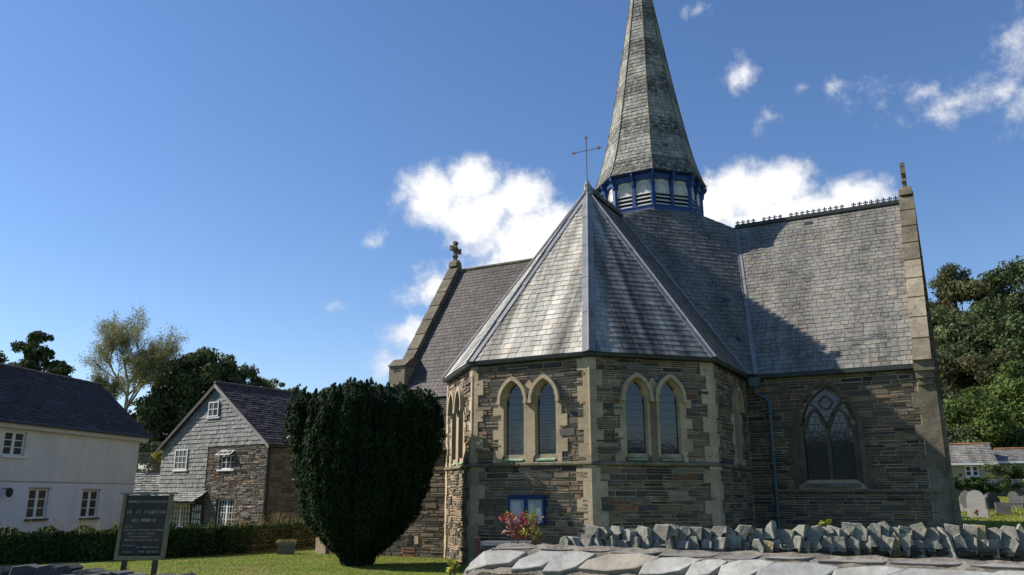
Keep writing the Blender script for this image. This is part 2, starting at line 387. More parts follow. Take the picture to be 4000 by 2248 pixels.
# windows on the canted walls: (wall, [centres])
LAN = [(0, (1.15, 2.08)), (1, (1.28, 2.22)), (2, (1.26, 2.2)), (3, (2.42,))]
SPR, APX, SIL = 2.42, 2.88, 1.04
def inner_holes(cs):
    return lambda z: [(c - archw(c, .29, SPR, APX + .03, z), c + archw(c, .29, SPR, APX + .03, z)) for c in cs] if SIL - .02 < z < APX + .02 else []
def outer_holes(cs):
    def f(z):
        if z < .9 or z > 3.04: return []
        if z < 2.5: return [(cs[0] - .38, cs[-1] + .38)]
        return [(c - archw(c, .38, 2.45, 3.06, z), c + archw(c, .38, 2.45, 3.06, z)) for c in cs]
    return f
for wi, cs in LAN:
    fr = F[wi]; wid = FW if wi < 3 else 3.78
    mb = MB()
    ql = lambda z, fr=fr: (.12, wid - .12)
    full = lambda z: (0, wid)
    backing(mb, fr, full, GZ, ZE - .04, inner_holes(cs))
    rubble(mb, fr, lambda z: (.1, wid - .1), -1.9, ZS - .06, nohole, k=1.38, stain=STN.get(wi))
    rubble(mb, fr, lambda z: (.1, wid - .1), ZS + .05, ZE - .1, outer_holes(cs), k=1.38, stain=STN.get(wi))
    mb.build('chancel_wall' if wi == 3 else 'apse_wall', [M['stone'], M['mortar']], church)
    # dark room behind the windows so that glass reads deep
    for k, c0 in enumerate(cs):
        mb = MB(); inn = arch(c0, .305, SIL - .02, SPR, APX + .06, 10, .02); bk = arch(c0, .27, SIL, SPR, APX + .02, 10, .07); out = arch(c0, .37, SIL - .1, 2.45, 3.04, 10)
        band(mb, fr, inn, out, .046, -.10, bk=bk)
        win = mb.build('lancet_window', M['ashlar'], church)
        mb = MB(); z = .86
        sides = [-1] if k == 0 else []; sides += [1] if k == len(cs) - 1 else []
        for sd in sides:
            if mb.f: mb.build('jamb', M['ashlar'], win); mb = MB()
            z = .84; big = k % 2
            while z < 2.35:
                hgt = R.uniform(.24, .34); big = 1 - big; ext = .47 if not big else .63
                a, b = sorted((c0 + sd * .36, c0 + sd * ext)); fr.box(mb, a, b, z, min(z + hgt - .004, 2.44), -.01, .043 + R.uniform(0, .003), 0, R.uniform(.88, 1.1)); z += hgt
        if k == 0 and len(cs) > 1:
            fr.box(mb, c0 + .367, cs[1] - .367, .84, 2.5, -.01, .0445, 0, .42 if wi == 2 else .92)
            um = (c0 + cs[1]) / 2; mb.prism([fr(um - .16, 2.5, 0), fr(um + .16, 2.5, 0), fr(um + .19, 2.78, 0), fr(um, 3.0, 0), fr(um - .19, 2.78, 0)], fr.N * .05)
        if mb.f: mb.build('jamb', M['ashlar'], win)
        mb = MB(); gl = arch(c0, .30, SIL, SPR, APX + .03, 10)
        mb.poly([fr(a, b, -.09) for a, b in reversed(gl)]); mb.build('glass', M['glass'], win)
        mb = MB()
        for q in range(9 if (wi, k) != (1, 1) else 20):
            zz = SIL + .12 + q * (.2 if (wi, k) != (1, 1) else .082); hw = archw(c0, .26, SPR, APX, zz)
            if hw > .05: fr.box(mb, c0 - hw, c0 + hw, zz, zz + .008, -.089, -.082)
        mb.build('glazing_bar', M['gutter'], win)
        mb = MB(); mb.prism([fr(c0 - .27, SIL + .04, -.16), fr(c0 - .27, SIL + .04 - .03, -.15), fr(c0 - .27, .90, .055), fr(c0 - .27, .87, .055), fr(c0 - .27, .87, -.16)], fr.U * .54); mb.build('sill', M['greenish'], win)
        mb = MB(); i1 = arch(c0, .36, 2.44, 2.45, 2.99, 12)[1:-1]; o1 = arch(c0, .44, 2.44, 2.45, 3.10, 12)[1:-1]
        band(mb, fr, i1, o1, .17, .03, .03)
        for s_ in (-1, 1): fr.box(mb, c0 + s_ * .40 - .05, c0 + s_ * .40 + .05, 2.36, 2.455, .03, .18)
        mb.build('hood_mould', M['ashlar'], win)
# quoins
def quoin(frA, ua, frB, z0, z1, w=(.17, .33), nm='quoin'):
    mb = MB(); z = z0; k = 0
    while z < z1 - .02:
        h = min(R.uniform(.3, .44), z1 - z); a, b = (w if k % 2 else w[::-1]); cl = R.uniform(.86, 1.1); e = .047 + R.uniform(0, .003)
        frA.box(mb, ua - a, ua + .02, z, z + h - .004, -.02, e, 0, cl); frB.box(mb, -.02, b, z, z + h - .004, -.02, e + .001, 0, cl)
        z += h; k += 1
    p = frA(ua, 0, .045)
    d = (frA.N + frB.N).normalized(); q = frA(ua, 0, 0) + d * .04
    if nm == 'quoin': mb.tube([q + ZUP * (z0 + .12), q + ZUP * (z1 - .25)], .03, 8)
    return mb.build(nm, M['ashlar'], church)
for i in range(3):
    quoin(F[i], FW, F[i + 1], ZS + .05, ZE - .12); quoin(F[i], FW, F[i + 1], -1.9, ZS - .055, (.22, .40), 'lower_quoin')
q0 = FR(VL[0], -T)
quoin(q0, 0.0, F[0], ZS + .05, ZE - .12, (.2, .28)); quoin(q0, 0.0, F[0], -1.9, ZS - .055, (.2, .28), 'lower_quoin')
# string course round the apse
def ring(mb, prof, lo=None, m=0, close=True, last=None):
    for a, b in zip(prof, prof[1:]):
        La = [W(*p, a[1]) for p in loop(a[0])]; Lb = [W(*p, b[1]) for p in loop(b[0])]
        La.append(W(-2.12, A + a[0], a[1])); Lb.append(W(-2.12, A + b[0], b[1]))
        for i in range(4): mb.poly([La[i], La[i + 1], Lb[i + 1], Lb[i]], m)
mb = MB(); ring(mb, [(.0, ZS - .07), (.03, ZS - .07), (.09, ZS - .03), (.09, ZS + .02), (.0, ZS + .07)]); mb.build('string_course', M['ashlar_old'], church)
mb = MB(); ring(mb, [(.0, ZE - .12), (.17, ZE - .10), (.19, ZE - .02), (.15, ZE + .004), (.05, ZE - .0)]); mb.build('gutter', M['gutter'], church)
# roofs
def stained(p, r): return (1, 1, 1)
rf = MB()
slates(rf, [EV[0], EV[1], AP], .2, (.22, .33)); slates(rf, [EV[1], EV[2], AP], .2, (.22, .33), vary=.16, tint=lambda p, r: (1.12, 1.1, 1.04))  # middle slope faces the sun: its light is tinted into the slates
slates(rf, [EV[2], EV[3], AP], .2, (.22, .33), vary=.16, tint=lambda p, r: (.66, .66, .66))  # slope turned from the sun: shade painted in as a darker tint
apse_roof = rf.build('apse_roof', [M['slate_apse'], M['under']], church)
E4m = W(-1.76, -4.372, ZE); E4mb = W(-1.973, -4.585, ZE); K2m = W(CC, -3.32, ZR)
rf = MB(); slates(rf, [EV[3], E4, K1, AP], .2, (.22, .33), tint=lambda p, r: (.72, .7, .66)); slates(rf, [EV[0], AP, K1, E4m], .2, (.22, .33))  # right slope's shade painted in as a darker slate tint
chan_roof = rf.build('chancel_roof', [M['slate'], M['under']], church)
def lichen(p, r): q = r.random(); return (1.18, 1.08, .95) if q < .12 else ((.62, .62, .62) if q > .985 else (1, 1, 1))
rf = MB(); slates(rf, [ER, TR, K2, E4b], .185, (.20, .32), tint=lichen, vary=.14, rag=.014)
BR = W(CC - 4.372, 8.97, ZE); rf.poly([TR, BR, W(CC - 4.372, 4.585, ZE), K2], 0)
tr_roof = rf.build('transept_roof', [M['slate'], M['under']], church, 'large sunlit grey slate slope of the right transept')
LR = W(CC, -9.07, ZR); EL_ = W(-1.973, -9.07, ZE)
rf = MB(); slates(rf, [E4mb, K2m, LR, EL_], .2, (.18, .26)); rf.poly([LR, W(CC - 4.372, -9.07, ZE), W(CC - 4.372, -4.585, ZE), K2m], 0)
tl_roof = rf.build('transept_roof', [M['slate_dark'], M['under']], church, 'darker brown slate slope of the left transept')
# crossing roof: eight planes rising to the belfry
def octp(Rr, z, k): an = math.pi / 8 + k * math.pi / 4; return W(CC + Rr * math.cos(an), Rr * math.sin(an), z)
ZB = 10.5; RB = 2.03
rf = MB()
for s in range(4):
    Kp = lambda k, d: W(CC + (3.32, 0, -3.32, 0)[k % 4] * 1.0, (0, 3.32, 0, -3.32)[k % 4], ZR)
    a = s * math.pi / 2; ca, sa = math.cos(a), math.sin(a)
    loc = lambda c, t, z: W(CC + c * ca - t * sa, c * sa + t * ca, z)
    c4, c5 = (-1.76 - CC), 4.372
    c6, c7 = 4.372, 4.585
    poly = [loc(3.32, 0, ZR), loc(c5 + .21, c6, ZE) if 0 else loc(4.585, 4.372, ZE), loc(4.372, 4.585, ZE), loc(0, 3.32, ZR), octp(RB, ZB, 1 + 2 * s), octp(RB, ZB, 2 * s)]
    if s == 0 or s == 3: slates(rf, poly, .2, (.24, .34), vary=.16, tint=lambda p, r: (.74, .71, .67))  # front valley planes tinted dark, shade put into the slate colour
    else: rf.poly(poly, 0)
    slates(rf, [loc(3.32, 0, ZR), octp(RB, ZB, 2 * s), octp(RB, ZB, 2 * s - 1)], .2, (.2, .3))
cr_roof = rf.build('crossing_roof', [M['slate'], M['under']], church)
# nave behind
mb = MB()
for s in (-1, 1):
    mb.poly([W(CC - 3.32, 0, ZR), W(CC - 4.5, s * 4.45, ZE), W(CC - 8.6, s * 4.45, ZE), W(CC - 8.6, 0, ZR)], 0)
mb.poly([W(CC - 8.6, 0, ZR), W(CC - 8.6, 4.45, ZE), W(CC - 8.6, 4.2, GZ), W(CC - 8.6, -4.2, GZ), W(CC - 8.6, -4.45, ZE)], 0)
nv = mb.build('nave_roof', M['slate'], church)
mb = MB(); mb.box(W(CC - 8.5, -4.2, GZ), C * 4.2, T * 8.4, ZUP * (ZE - GZ - .06)); mb.build('nave_wall', M['mortar'], church)
# lead on hips, valleys, ridges
def strip(mb, a, b, nrm, wd, lift=.03, side=None):
    d = (b - a).normalized(); w = nrm.cross(d).normalized() * wd
    if side is not None and w.dot(side) < 0: w = -w
    n = 5
    for i in range(n):
        p = a.lerp(b, i / n); q = a.lerp(b, (i + 1) / n + .004); l0, l1 = lift, lift + .012
        mb.poly([p + nrm * l1, q + nrm * l0, q + w + nrm * l0, p + w + nrm * l1], 0, R.uniform(.85, 1.12)); mb.poly([p + w + nrm * l1, q + w + nrm * l0, q + w, p + w], 0, .8)
def nrm(a, b, c): n = (b - a).cross(c - a).normalized(); return n if n.z > 0 else -n
n0, n1, n2 = nrm(EV[0], EV[1], AP), nrm(EV[1], EV[2], AP), nrm(EV[2], EV[3], AP); n3 = nrm(EV[3], E4, AP)
mb = MB()
for i, (na, nb) in ((1, (n0, n1)), (2, (n1, n2)), (3, (n2, n3))):
    dl = EV[i - 1] - EV[i]; dr = (EV[i + 1] if i < 3 else E4) - EV[i]
    wl = .17 if i < 3 else .15
    strip(mb, EV[i], AP, na, wl, .028, dl); strip(mb, EV[i], AP, nb, wl, .028, dr)
    mb.tube([EV[i] + (na + nb) * .022, AP + (na + nb) * .022], .03, 8)
mb.tube([EV[0] + n0 * .03, AP + n0 * .03], .05, 8)
mb.build('hip_flashing', M['lead'], apse_roof)
nd = nrm(E4, E4b, K1); nt = nrm(ER, TR, K2)
mb = MB()
strip(mb, E4, K1, n3, .10, .03, EV[3] - E4); strip(mb, E4, K1, nd, .07, .03, K2 - K1); strip(mb, E4b, K2, nd, .07, .03, K1 - K2); strip(mb, E4b, K2, nt, .09, .03, TR - K2)
mb.build('valley_flashing', M['lead'], cr_roof)
def cresting(a, b, parent, n, skip=()):
    mb = MB(); d = (b - a).normalized(); L = (b - a).length; w = d.cross(ZUP) * .02
    mb.cbox((a + b) / 2 + ZUP * .05, d * L, w * 9, ZUP * .10)
    mb.tube([a + ZUP * .11, b + ZUP * .11], .05, 8)
    for i in range(n):
        if i in skip: continue
        p = a + d * (L * (i + .5) / n) + ZUP * .14; s = L / n / 2 * .92
        for du, dz, ru, rz in ((0, .03, .028, .05), (0, .085, s * .95, .022), (0, .13, .032, .045), (-s * .62, .085, .032, .035), (s * .62, .085, .032, .035)):
            q = p + d * du + ZUP * dz; mb.prism([q - d * ru - w / 2, q - ZUP * rz - w / 2, q + d * ru - w / 2, q + ZUP * rz - w / 2], w)
        mb.prism([p - d * s * 1.05 - w / 2, p + d * s * 1.05 - w / 2, p + d * s * .5 + ZUP * .035 - w / 2, p - d * s * .5 + ZUP * .035 - w / 2], w)
    return mb.build('ridge_cresting', M['gutter'], parent)
cresting(K2, TR, tr_roof, 29, (4, 9, 20)); cresting(AP + (K1 - AP) * .08, K1, chan_roof, 15)
mb = MB(); d = LR - K2m; L_ = d.length; d.normalize()
for i in range(12): mb.tube([K2m + d * (L_ * i / 12) + ZUP * .02, K2m + d * (L_ * (i + .98) / 12) + ZUP * .02], .09, 8, 0, R.uniform(.8, 1.15))
mb.build('ridge_tile', M['ashlar_old'], tl_roof)
# a few odd patched slates
for (P_, n_, off, sz) in ((ER.lerp(TR, .955), nt, -3.0, (.28, .13)), (E4b.lerp(K2, .45), nd, -.75, (.26, .15)), (E4b.lerp(K2, .2), nd, -.45, (.2, .15))):
    U_ = ZUP.cross(n_).normalized(); mb = MB(); p = P_ + T * off if n_ is nt else P_ + U_ * off
    mb.cbox(p + n_ * .022, U_ * sz[0], n_.cross(U_) * sz[1], n_ * .01); mb.build('patch_slate', M['gutter'], tr_roof if n_ is nt else cr_roof)
# transept front wall with the traceried window
UC = 2.28
def t_in(z): return [(UC - archw(UC, .68, 2.0, 3.08, z), UC + archw(UC, .68, 2.0, 3.08, z))] if .42 < z < 3.08 else []
def t_out(z):
    if not .2 < z < 3.36: return []
    w = archw(UC, .98, 1.75, 3.4, z) - .02; return [(UC - w, UC + w)]
tw = MB()
backing(tw, G, lambda z: (-.1, 5.2), GZ, ZE - .04, t_in)
rubble(tw, G, lambda z: (.02, 4.95), -1.9, .10, nohole, (.06, .16), (.2, .6), k=.95); rubble(tw, G, lambda z: (.02, 4.95), .18, ZE - .12, t_out, (.05, .15), (.2, .6), k=1.0)
tw.build('transept_wall', [M['stone'], M['mortar']], church)
mb = MB(); G.box(mb, -.05, 5.27, .10, .18, 0, .09); mb.build('string_course', M['ashlar_old'], church)
mb = MB(); G.box(mb, .1, 4.8, ZE - .12, ZE - .01, .02, .19); mb.build('gutter', M['gutter'], church)
mb = MB(); inn = arch(UC, .68, .42, 2.0, 3.08, 14); out = arch(UC, .98, .22, 1.75, 3.38, 14)
mid = [((a[0] * .45 + b[0] * .55), (a[1] * .45 + b[1] * .55)) for a, b in zip(inn, out)]
band(mb, G, mid, out, .05, .0); band(mb, G, inn, mid, .0, -.25, -.0)
z = .22; k = 0
while z < 1.75:
    h = R.uniform(.24, .34); k += 1
    for s in (-1, 1):
        e = 1.02 if (k + (s > 0)) % 2 else 1.12
        a, b = sorted((UC + s * .93, UC + s * e)); G.box(mb, a, b, z, z + h - .01, -.01, .045, 0, R.uniform(.85, 1.1))
    z += h
M['tracery'] = mat('brown_window_stone', (.115, .09, .065), .3, 3, .4, (.06, .05, .04), (5, .55, .7), bump=.3)
twin = mb.build('traceried_window', M['tracery'], church)
mb = MB()
def barp(pts, wd=.045, h0=-.22, h1=-.08):
    for a, b in zip(pts, pts[1:]):
        d = math.hypot(b[0] - a[0], b[1] - a[1]) or 1; nx, nz = -(b[1] - a[1]) / d * wd, (b[0] - a[0]) / d * wd
        mb.prism([G(a[0] + nx, a[1] + nz, h0), G(a[0] - nx, a[1] - nz, h0), G(b[0] - nx, b[1] - nz, h0), G(b[0] + nx, b[1] + nz, h0)], G.N * (h1 - h0))
barp([(UC, .42), (UC, 2.02)], .05)
for s in (-1, 1):
    a = arch(UC + s * .34, .30, 1.9, 1.92, 2.46, 8, .05); barp(a, .04)
    barp([(UC, 2.0), (UC + s * .13, 2.25), (UC + s * .28, 2.5), (UC + s * .46, 2.68)], .04)
cq = [(UC + .17 * math.sin(k * math.pi / 8) * (1 + .12 * math.cos(4 * k * math.pi / 8)), 2.66 + .19 * math.cos(k * math.pi / 8)) for k in range(17)]
barp(cq, .022)
mb.build('tracery', M['tracery'], twin)
mb = MB(); mb.poly([G(a, b, -.16) for a, b in reversed(arch(UC, .7, .42, 2.0, 3.1, 12))]); mb.build('glass', M['glass'], twin)
mb = MB()
for i in range(11):
    z = .5 + i * .22; hw = archw(UC, .68, 2.0, 3.08, z)
    if hw > .1: G.box(mb, UC - hw, UC + hw, z, z + .012, -.158, -.145)
for i in range(-9, 10):
    u = UC + i * .14
    for dz in (1, -1):
        p = []
        for zz in np.linspace(.45, 2.3, 2):
            p.append((u + dz * (zz - 1.37) * .42, zz))
        pa = [(max(UC - .66, min(UC + .66, a)), b) for a, b in p]
        if abs(pa[0][0] - pa[1][0]) > .3: barp(pa, .005, -.157, -.150)
mb.build('glazing_bar', M['gutter'], twin)
mb = MB(); mb.prism([G(UC - .75, .47, -.2), G(UC - .75, .30, .06), G(UC - .75, .24, .06), G(UC - .75, .24, -.2)], G.U * 1.5); mb.build('sill', M['ashlar_old'], twin)
# gable end of the right transept with coping
gw = MB(); GF = FR(W(-2.145 + .05, 9.42), -C)
gp = [W(-2.10, 8.97, GZ), W(-2.10, 8.97, ZE + .1), W(CC, 8.97, ZR + .25), W(CC * 2 + 2.10, 8.97, ZE + .1), W(CC * 2 + 2.10, 8.97, GZ)]
gw.prism(gp, T * .42, 1)
rubble(gw, FR(W(-2.1, 9.39), -C), lambda z: (.3, 8.1) if z < ZE else (.2 + (z - ZE) * .7, 8.2 - (z - ZE) * .7), -1.9, 9.2, nohole, (.08, .16), (.25, .6))
gable_r = gw.build('gable_wall', [M['stone'], M['mortar']], church)
def coping(t0, t1, parent, nseg, pale=False, sgn=1):
    mb = MB()
    a0 = W(-1.90, t0, ZE + .0); a1 = W(CC, t0, ZR + .18)
    d = (a1 - a0); nn = nrm(a0, a1, W(-1.90, t1, ZE)); tv = T * (t1 - t0)
    for i in range(nseg):
        p = a0 + d * (i / nseg); q = a0 + d * ((i + 1) / nseg - .004)
        c = (1.6 if pale and 1 <= i <= 4 else R.uniform(.65, 1.0)); st = .008
        mb.prism([p + nn * (.145 + st), p - nn * .05, q - nn * .05, q + nn * .135], tv, 0, c)
    b0 = W(2 * CC + 1.90, t0, ZE); mb.prism([b0 + ZUP * .2, b0, a1, a1 + ZUP * .2], tv, 0, 1)
    # kneeler block
    return mb.build('coping', M['ashlar_old'], parent)
coping(8.97, 9.43, gable_r, 9, True)
mb = MB(); kb = FR(W(-1.92, 8.95), T)
mb.prism([kb(.0, 3.38, -.5), kb(0, 3.38, .06), kb(0, 3.72, .06), kb(0, 3.95, -.5)], T * .52, 0, .8)
kb.box(mb, .03, .49, 3.18, 3.38, -.5, -.02, 0, .9); kb.box(mb, .06, .46, 3.0, 3.18, -.5, -.10, 0, .9)
mb.build('kneeler', M['ashlar_old'], gable_r)
# corner ashlar on the right end of the transept
mb = MB(); z = -1.9; k = 0
while z < 3.0:
    h = min(R.uniform(.34, .5), 3.0 - z); w = .42 if k % 2 else .62; G.box(mb, 5.22 - w, 5.232, z, z + h - .006, -.02, .05, 0, R.uniform(.8, 1.05)); k += 1; z += h
z = -1.9; k = 1
while z < 3.0:
    h = min(R.uniform(.34, .5), 3.0 - z); w = .42 if k % 2 else .62; GG = FR(W(-2.14, 9.39), -C); GG.box(mb, -.05, w, z, z + h - .006, -.03, .06, 0, R.uniform(.8, 1.0)); k += 1; z += h
mb.build('quoin', M['ashlar_old'], church)
# gable buttress, seen edge on at the far right
mb = MB(); GG = FR(W(-2.14, 9.40), -C)
mb.prism([W(-2.16, 9.42, -2.0), W(-2.16, 9.66, -2.0), W(-2.16, 9.62, 0.10), W(-2.16, 9.56, .18), W(-2.16, 9.53, 2.6), W(-2.16, 9.42, 3.0)], -C * .7)
mb.build('buttress', M['ashlar_old'], church)
def stone_cross(t, tilt=0):
    p = W(CC, t, ZR + .22); mb = MB(); d = C; w = T * .14
    def bx(u, z, a, b): mb.cbox(p + d * u + ZUP * z, d * a, w, ZUP * b)
    mb.prism([p - d * .26 - T * .2, p + d * .26 - T * .2, p + d * .20 + ZUP * .22 - T * .2, p + ZUP * .34 - T * .2, p - d * .20 + ZUP * .22 - T * .2], T * .4)
    bx(0, .52, .13, .56); bx(0, .84, .66, .12); bx(0, .98, .12, .34)
    for u, z, a, b in ((-.33, .84, .12, .24), (.33, .84, .12, .24), (0, 1.16, .24, .13), (0, .84, .24, .24)): bx(u, z, a, b)
    for s in (-1, 1): mb.prism([p + d * s * .07 + ZUP * .45 - w / 2, p + d * s * .17 + ZUP * .53 - w / 2, p + d * s * .07 + ZUP * .60 - w / 2], w)
    return mb.build('stone_cross', M['ashlar_old'], church)
stone_cross(9.2); stone_cross(-9.32)
# left transept: gable, coping, kneeler pier
gw = MB()
gp = [W(-2.10, -9.07, GZ), W(-2.10, -9.07, ZE + .1), W(CC, -9.07, ZR + .25), W(CC * 2 + 2.10, -9.07, ZE + .1), W(CC * 2 + 2.10, -9.07, GZ)]
gw.prism(gp, -T * .42, 1); gw.box(W(-2.1, -9.0, GZ), T * 4.9, -C * .4, ZUP * (ZE - GZ - .05), 1)
gable_l = gw.build('gable_wall', [M['stone'], M['mortar']], church); coping(-9.56, -9.05, gable_l, 9)
mb = MB(); f_ = FR(W(-2.2, -9.64), T)
f_.box(mb, 0, .76, -1.9, 4.95, -1.0, 0, 0, 1.25); f_.box(mb, .22, .56, 4.70, 4.84, -.2, .006, 0, .4)
mb.prism([f_(-.05, 4.95, -1.05), f_(-.05, 4.95, .06), f_(-.05, 5.27, -.35), f_(-.05, 5.30, -1.05)], T * .86, 0, .8)
mb.build('kneeler', M['ashlar_old'], gable_l)
# vestry in the angle
VF = FR(W(1.74, -9.3), T); vw = MB()
backing(vw, VF, lambda z: (0, 5.12), GZ, 1.42, nohole); rubble(vw, VF, lambda z: (.25, 5.1), -1.95, 1.38, nohole, k=1.1)
vw.box(W(-2.1, -9.3, GZ), C * 3.8, T * .3, ZUP * 3.3, 1)
VF.box(vw, 3.98, 4.12, -1.45, -1.22, -.2, .05, 1, .2)
ves = vw.build('vestry_wall', [M['stone'], M['mortar']], church)
mb = MB(); z = -1.95; k = 0
while z < 1.3:
    h = R.uniform(.4, .55); VF.box(mb, -.02, .62 if k % 2 else .42, z, min(z + h - .005, 1.38), -.35, .06, 0, R.uniform(.9, 1.05)); z += h; k += 1
VF.box(mb, .3, 1.25, -1.62, -1.42, -.01, .05, 0, .45); mb.build('quoin', M['ashlar'], church)
mb = MB(); VF.box(mb, 3.74, 3.88, -1.48, -1.18, .02, .045); mb.build('vent', M['black'], ves)
rf = MB(); slates(rf, [W(1.95, -9.3, 1.36), W(1.95, -4.15, 1.36), W(-1.95, -4.15, 3.42), W(-1.95, -9.3, 3.42)], .19, (.18, .28), .03, rag=.03, vary=.35)
rf.build('vestry_roof', [M['slate_dark'], M['under']], church)
# rainwater hopper and downpipe
mb = MB(); pts = [G(.32, 3.2, .12), G(.34, 3.02, .13), G(.62, 2.88, .13), G(.72, 2.74, .13), G(.72, -1.9, .13)]
mb.tube(pts, .055, 10)
for z in (2.4, .9, -.6): G.box(mb, .62, .82, z, z + .05, .0, .2)
dp = mb.build('downpipe', M['pipe'], church)
mb = MB(); mb.prism([G(.14, 3.5, .02), G(.52, 3.5, .02), G(.47, 3.22, .02), G(.2, 3.22, .02)], G.N * .24); mb.build('hopper', M['pipe'], dp)
# belfry
ZT = 12.0
bel = MB()
for k in range(8):
    bel.poly([octp(1.9, ZB - .1, k), octp(1.9, ZB - .1, k + 1), octp(1.9, ZT, k + 1), octp(1.9, ZT, k)])
bel = bel.build('belfry', M['black'], church)
fm = MB()
for k in range(8):
    a, b = octp(2.06, 0, k), octp(2.06, 0, k + 1); fr = FR(a, b - a); w = (b - a).length
    fr.box(fm, -.02, w + .02, ZB - .12, ZB + .10, -.14, .03); fr.box(fm, -.03, w + .03, ZB + .10, ZB + .14, -.14, .055, 0, 1.3)
    fr.box(fm, 0, w, 11.72, 11.93, -.14, .012)
    fr.box(fm, w / 2 - .065, w / 2 + .065, ZB + .14, 11.72, -.12, .002)
frame = fm.build('belfry_frame', M['blue'], bel)
for k in range(8):
    mb = MB(); p = octp(2.05, 0, k); d = (p - W(CC, 0)).normalized(); s = d.cross(ZUP)
    mb.prism([p - d * .14 - s * .095 + ZUP * ZB, p + d * .03 - s * .06 + ZUP * ZB, p + d * .03 + s * .06 + ZUP * ZB, p - d * .14 + s * .095 + ZUP * ZB], ZUP * 1.45)
    mb.build('corner_post', M['blue'], bel)
    for q, pr in ((0, p), (1, (octp(2.05, 0, k) + octp(2.05, 0, k + 1)) / 2)):
        mb = MB(); d = (pr - W(CC, 0)).normalized(); s = d.cross(ZUP); b0 = pr + d * .01
        prof = [(0, 11.95), (.22, 11.95), (.20, 11.82), (.09, 11.68), (.07, 11.5), (0, 11.42)]
        mb.prism([b0 + d * a - s * .035 + ZUP * z for a, z in prof], s * .07); mb.build('bracket', M['blue'], bel)
for k in range(8):
    a, b = octp(2.0, 0, k), octp(2.0, 0, k + 1); fr = FR(a, b - a); w = (b - a).length
    for j in range(2):
        u0 = .09 + j * (w / 2 - .01); u1 = u0 + w / 2 - .17; um = (u0 + u1) / 2; hw = (u1 - u0) / 2
        mb = MB()
        fr.box(mb, u0, u1, 11.13, 11.72, -.06, -.035, 0, .82)
        # gablet with a pointed carved arch
        mb.prism([fr(u0, 11.14, -.035), fr(u1, 11.14, -.035), fr(u1, 11.42, -.035), fr(um + .1, 11.71, -.035), fr(um - .1, 11.71, -.035), fr(u0, 11.42, -.035)], fr.N * .035)
        ar = arch(um, hw * .78, 11.2, 11.3, 11.62, 6); ar2 = arch(um, hw * .62, 11.2, 11.3, 11.56, 6)
        band(mb, fr, ar2, ar, .012, -.0, 0, 0, .75)
        for q in range(4):
            z = ZB + .155 + q * .155
            mb.prism([fr(u0, z, .035), fr(u0, z + .03, .035), fr(u0, z + .12, -.08), fr(u0, z + .09, -.08)], fr.U * (u1 - u0))
        mb.build('louvre_panel', M['white'], bel)
# spire
PR = [(12.0, 2.26), (12.25, 2.13), (12.7, 1.97), (13.3, 1.80), (13.9, 1.66), (15.2, 1.40), (16.6, 1.14), (17.45, .99), (20.8, .44), (23.3, .03)]
def bands(p, r):
    b = math.sin((p.z - 12) * 2 * math.pi / 1.9 + .9); k = .52 if b > .25 else 1.15
    k *= 1.25 if r.random() < .18 and p.z < 15.5 else 1
    return (k, k, k * .97)
sp = MB()
for k in range(8):
    for (za, ra), (zb, rb) in zip(PR, PR[1:]):
        slates(sp, [octp(ra, za, k), octp(ra, za, k + 1), octp(rb, zb, k + 1), octp(rb, zb, k)], .17, (.16, .26), .016, bands, vary=.25, rag=.014)
spire = sp.build('spire', [M['slate_spire'], M['under']], church)
mb = MB()
for k in range(8): mb.tube([octp(r_ + .012, z_, k) for z_, r_ in PR], .022, 6, 0, .8)
mb.build('hip_tile', M['ashlar_old'], spire)
mb = MB(); top = [octp(2.23, ZT - .01, k) for k in range(8)]; bot = [octp(1.9, ZT - .06, k) for k in range(8)]
for k in range(8): mb.poly([top[k], top[(k + 1) % 8], bot[(k + 1) % 8], bot[k]]); mb.poly([top[k], top[(k + 1) % 8], octp(2.27, ZT + .03, k + 1), octp(2.27, ZT + .03, k)])
mb.build('soffit', M['blue'], spire)
# iron cross on the apse
mb = MB(); p = AP.copy(); mb.tube([p - ZUP * .05, p + ZUP * .12, p + ZUP * .2, p + ZUP * .3, p + ZUP * .36], [.13, .11, .12, .06, .045], 10)
fin = mb.build('finial', M['lead'], church)
mb = MB(); zt = 1.9; mb.tube([p + ZUP * .3, p + ZUP * zt], .014, 6); mb.tube([p + ZUP * 1.45 - T * .45, p + ZUP * 1.45 + T * .45], .013, 6)
w = C * .016
for q, d, e in ((p + ZUP * zt, ZUP, T), (p + ZUP * 1.45 - T * .45, -T, ZUP), (p + ZUP * 1.45 + T * .45, T, ZUP)):
    for a, b in ((q + d * .10, .0), (q - d * .0 + e * .075, 0), (q - e * .075, 0)): mb.prism([q - e * .02 - w / 2, q + e * .02 - w / 2, a - w / 2], w)
    mb.prism([q - d * .08 - w / 2, q + e * .06 - w / 2, q + d * .10 - w / 2, q - e * .06 - w / 2], w)
mb.build('cross', M['iron'], fin)

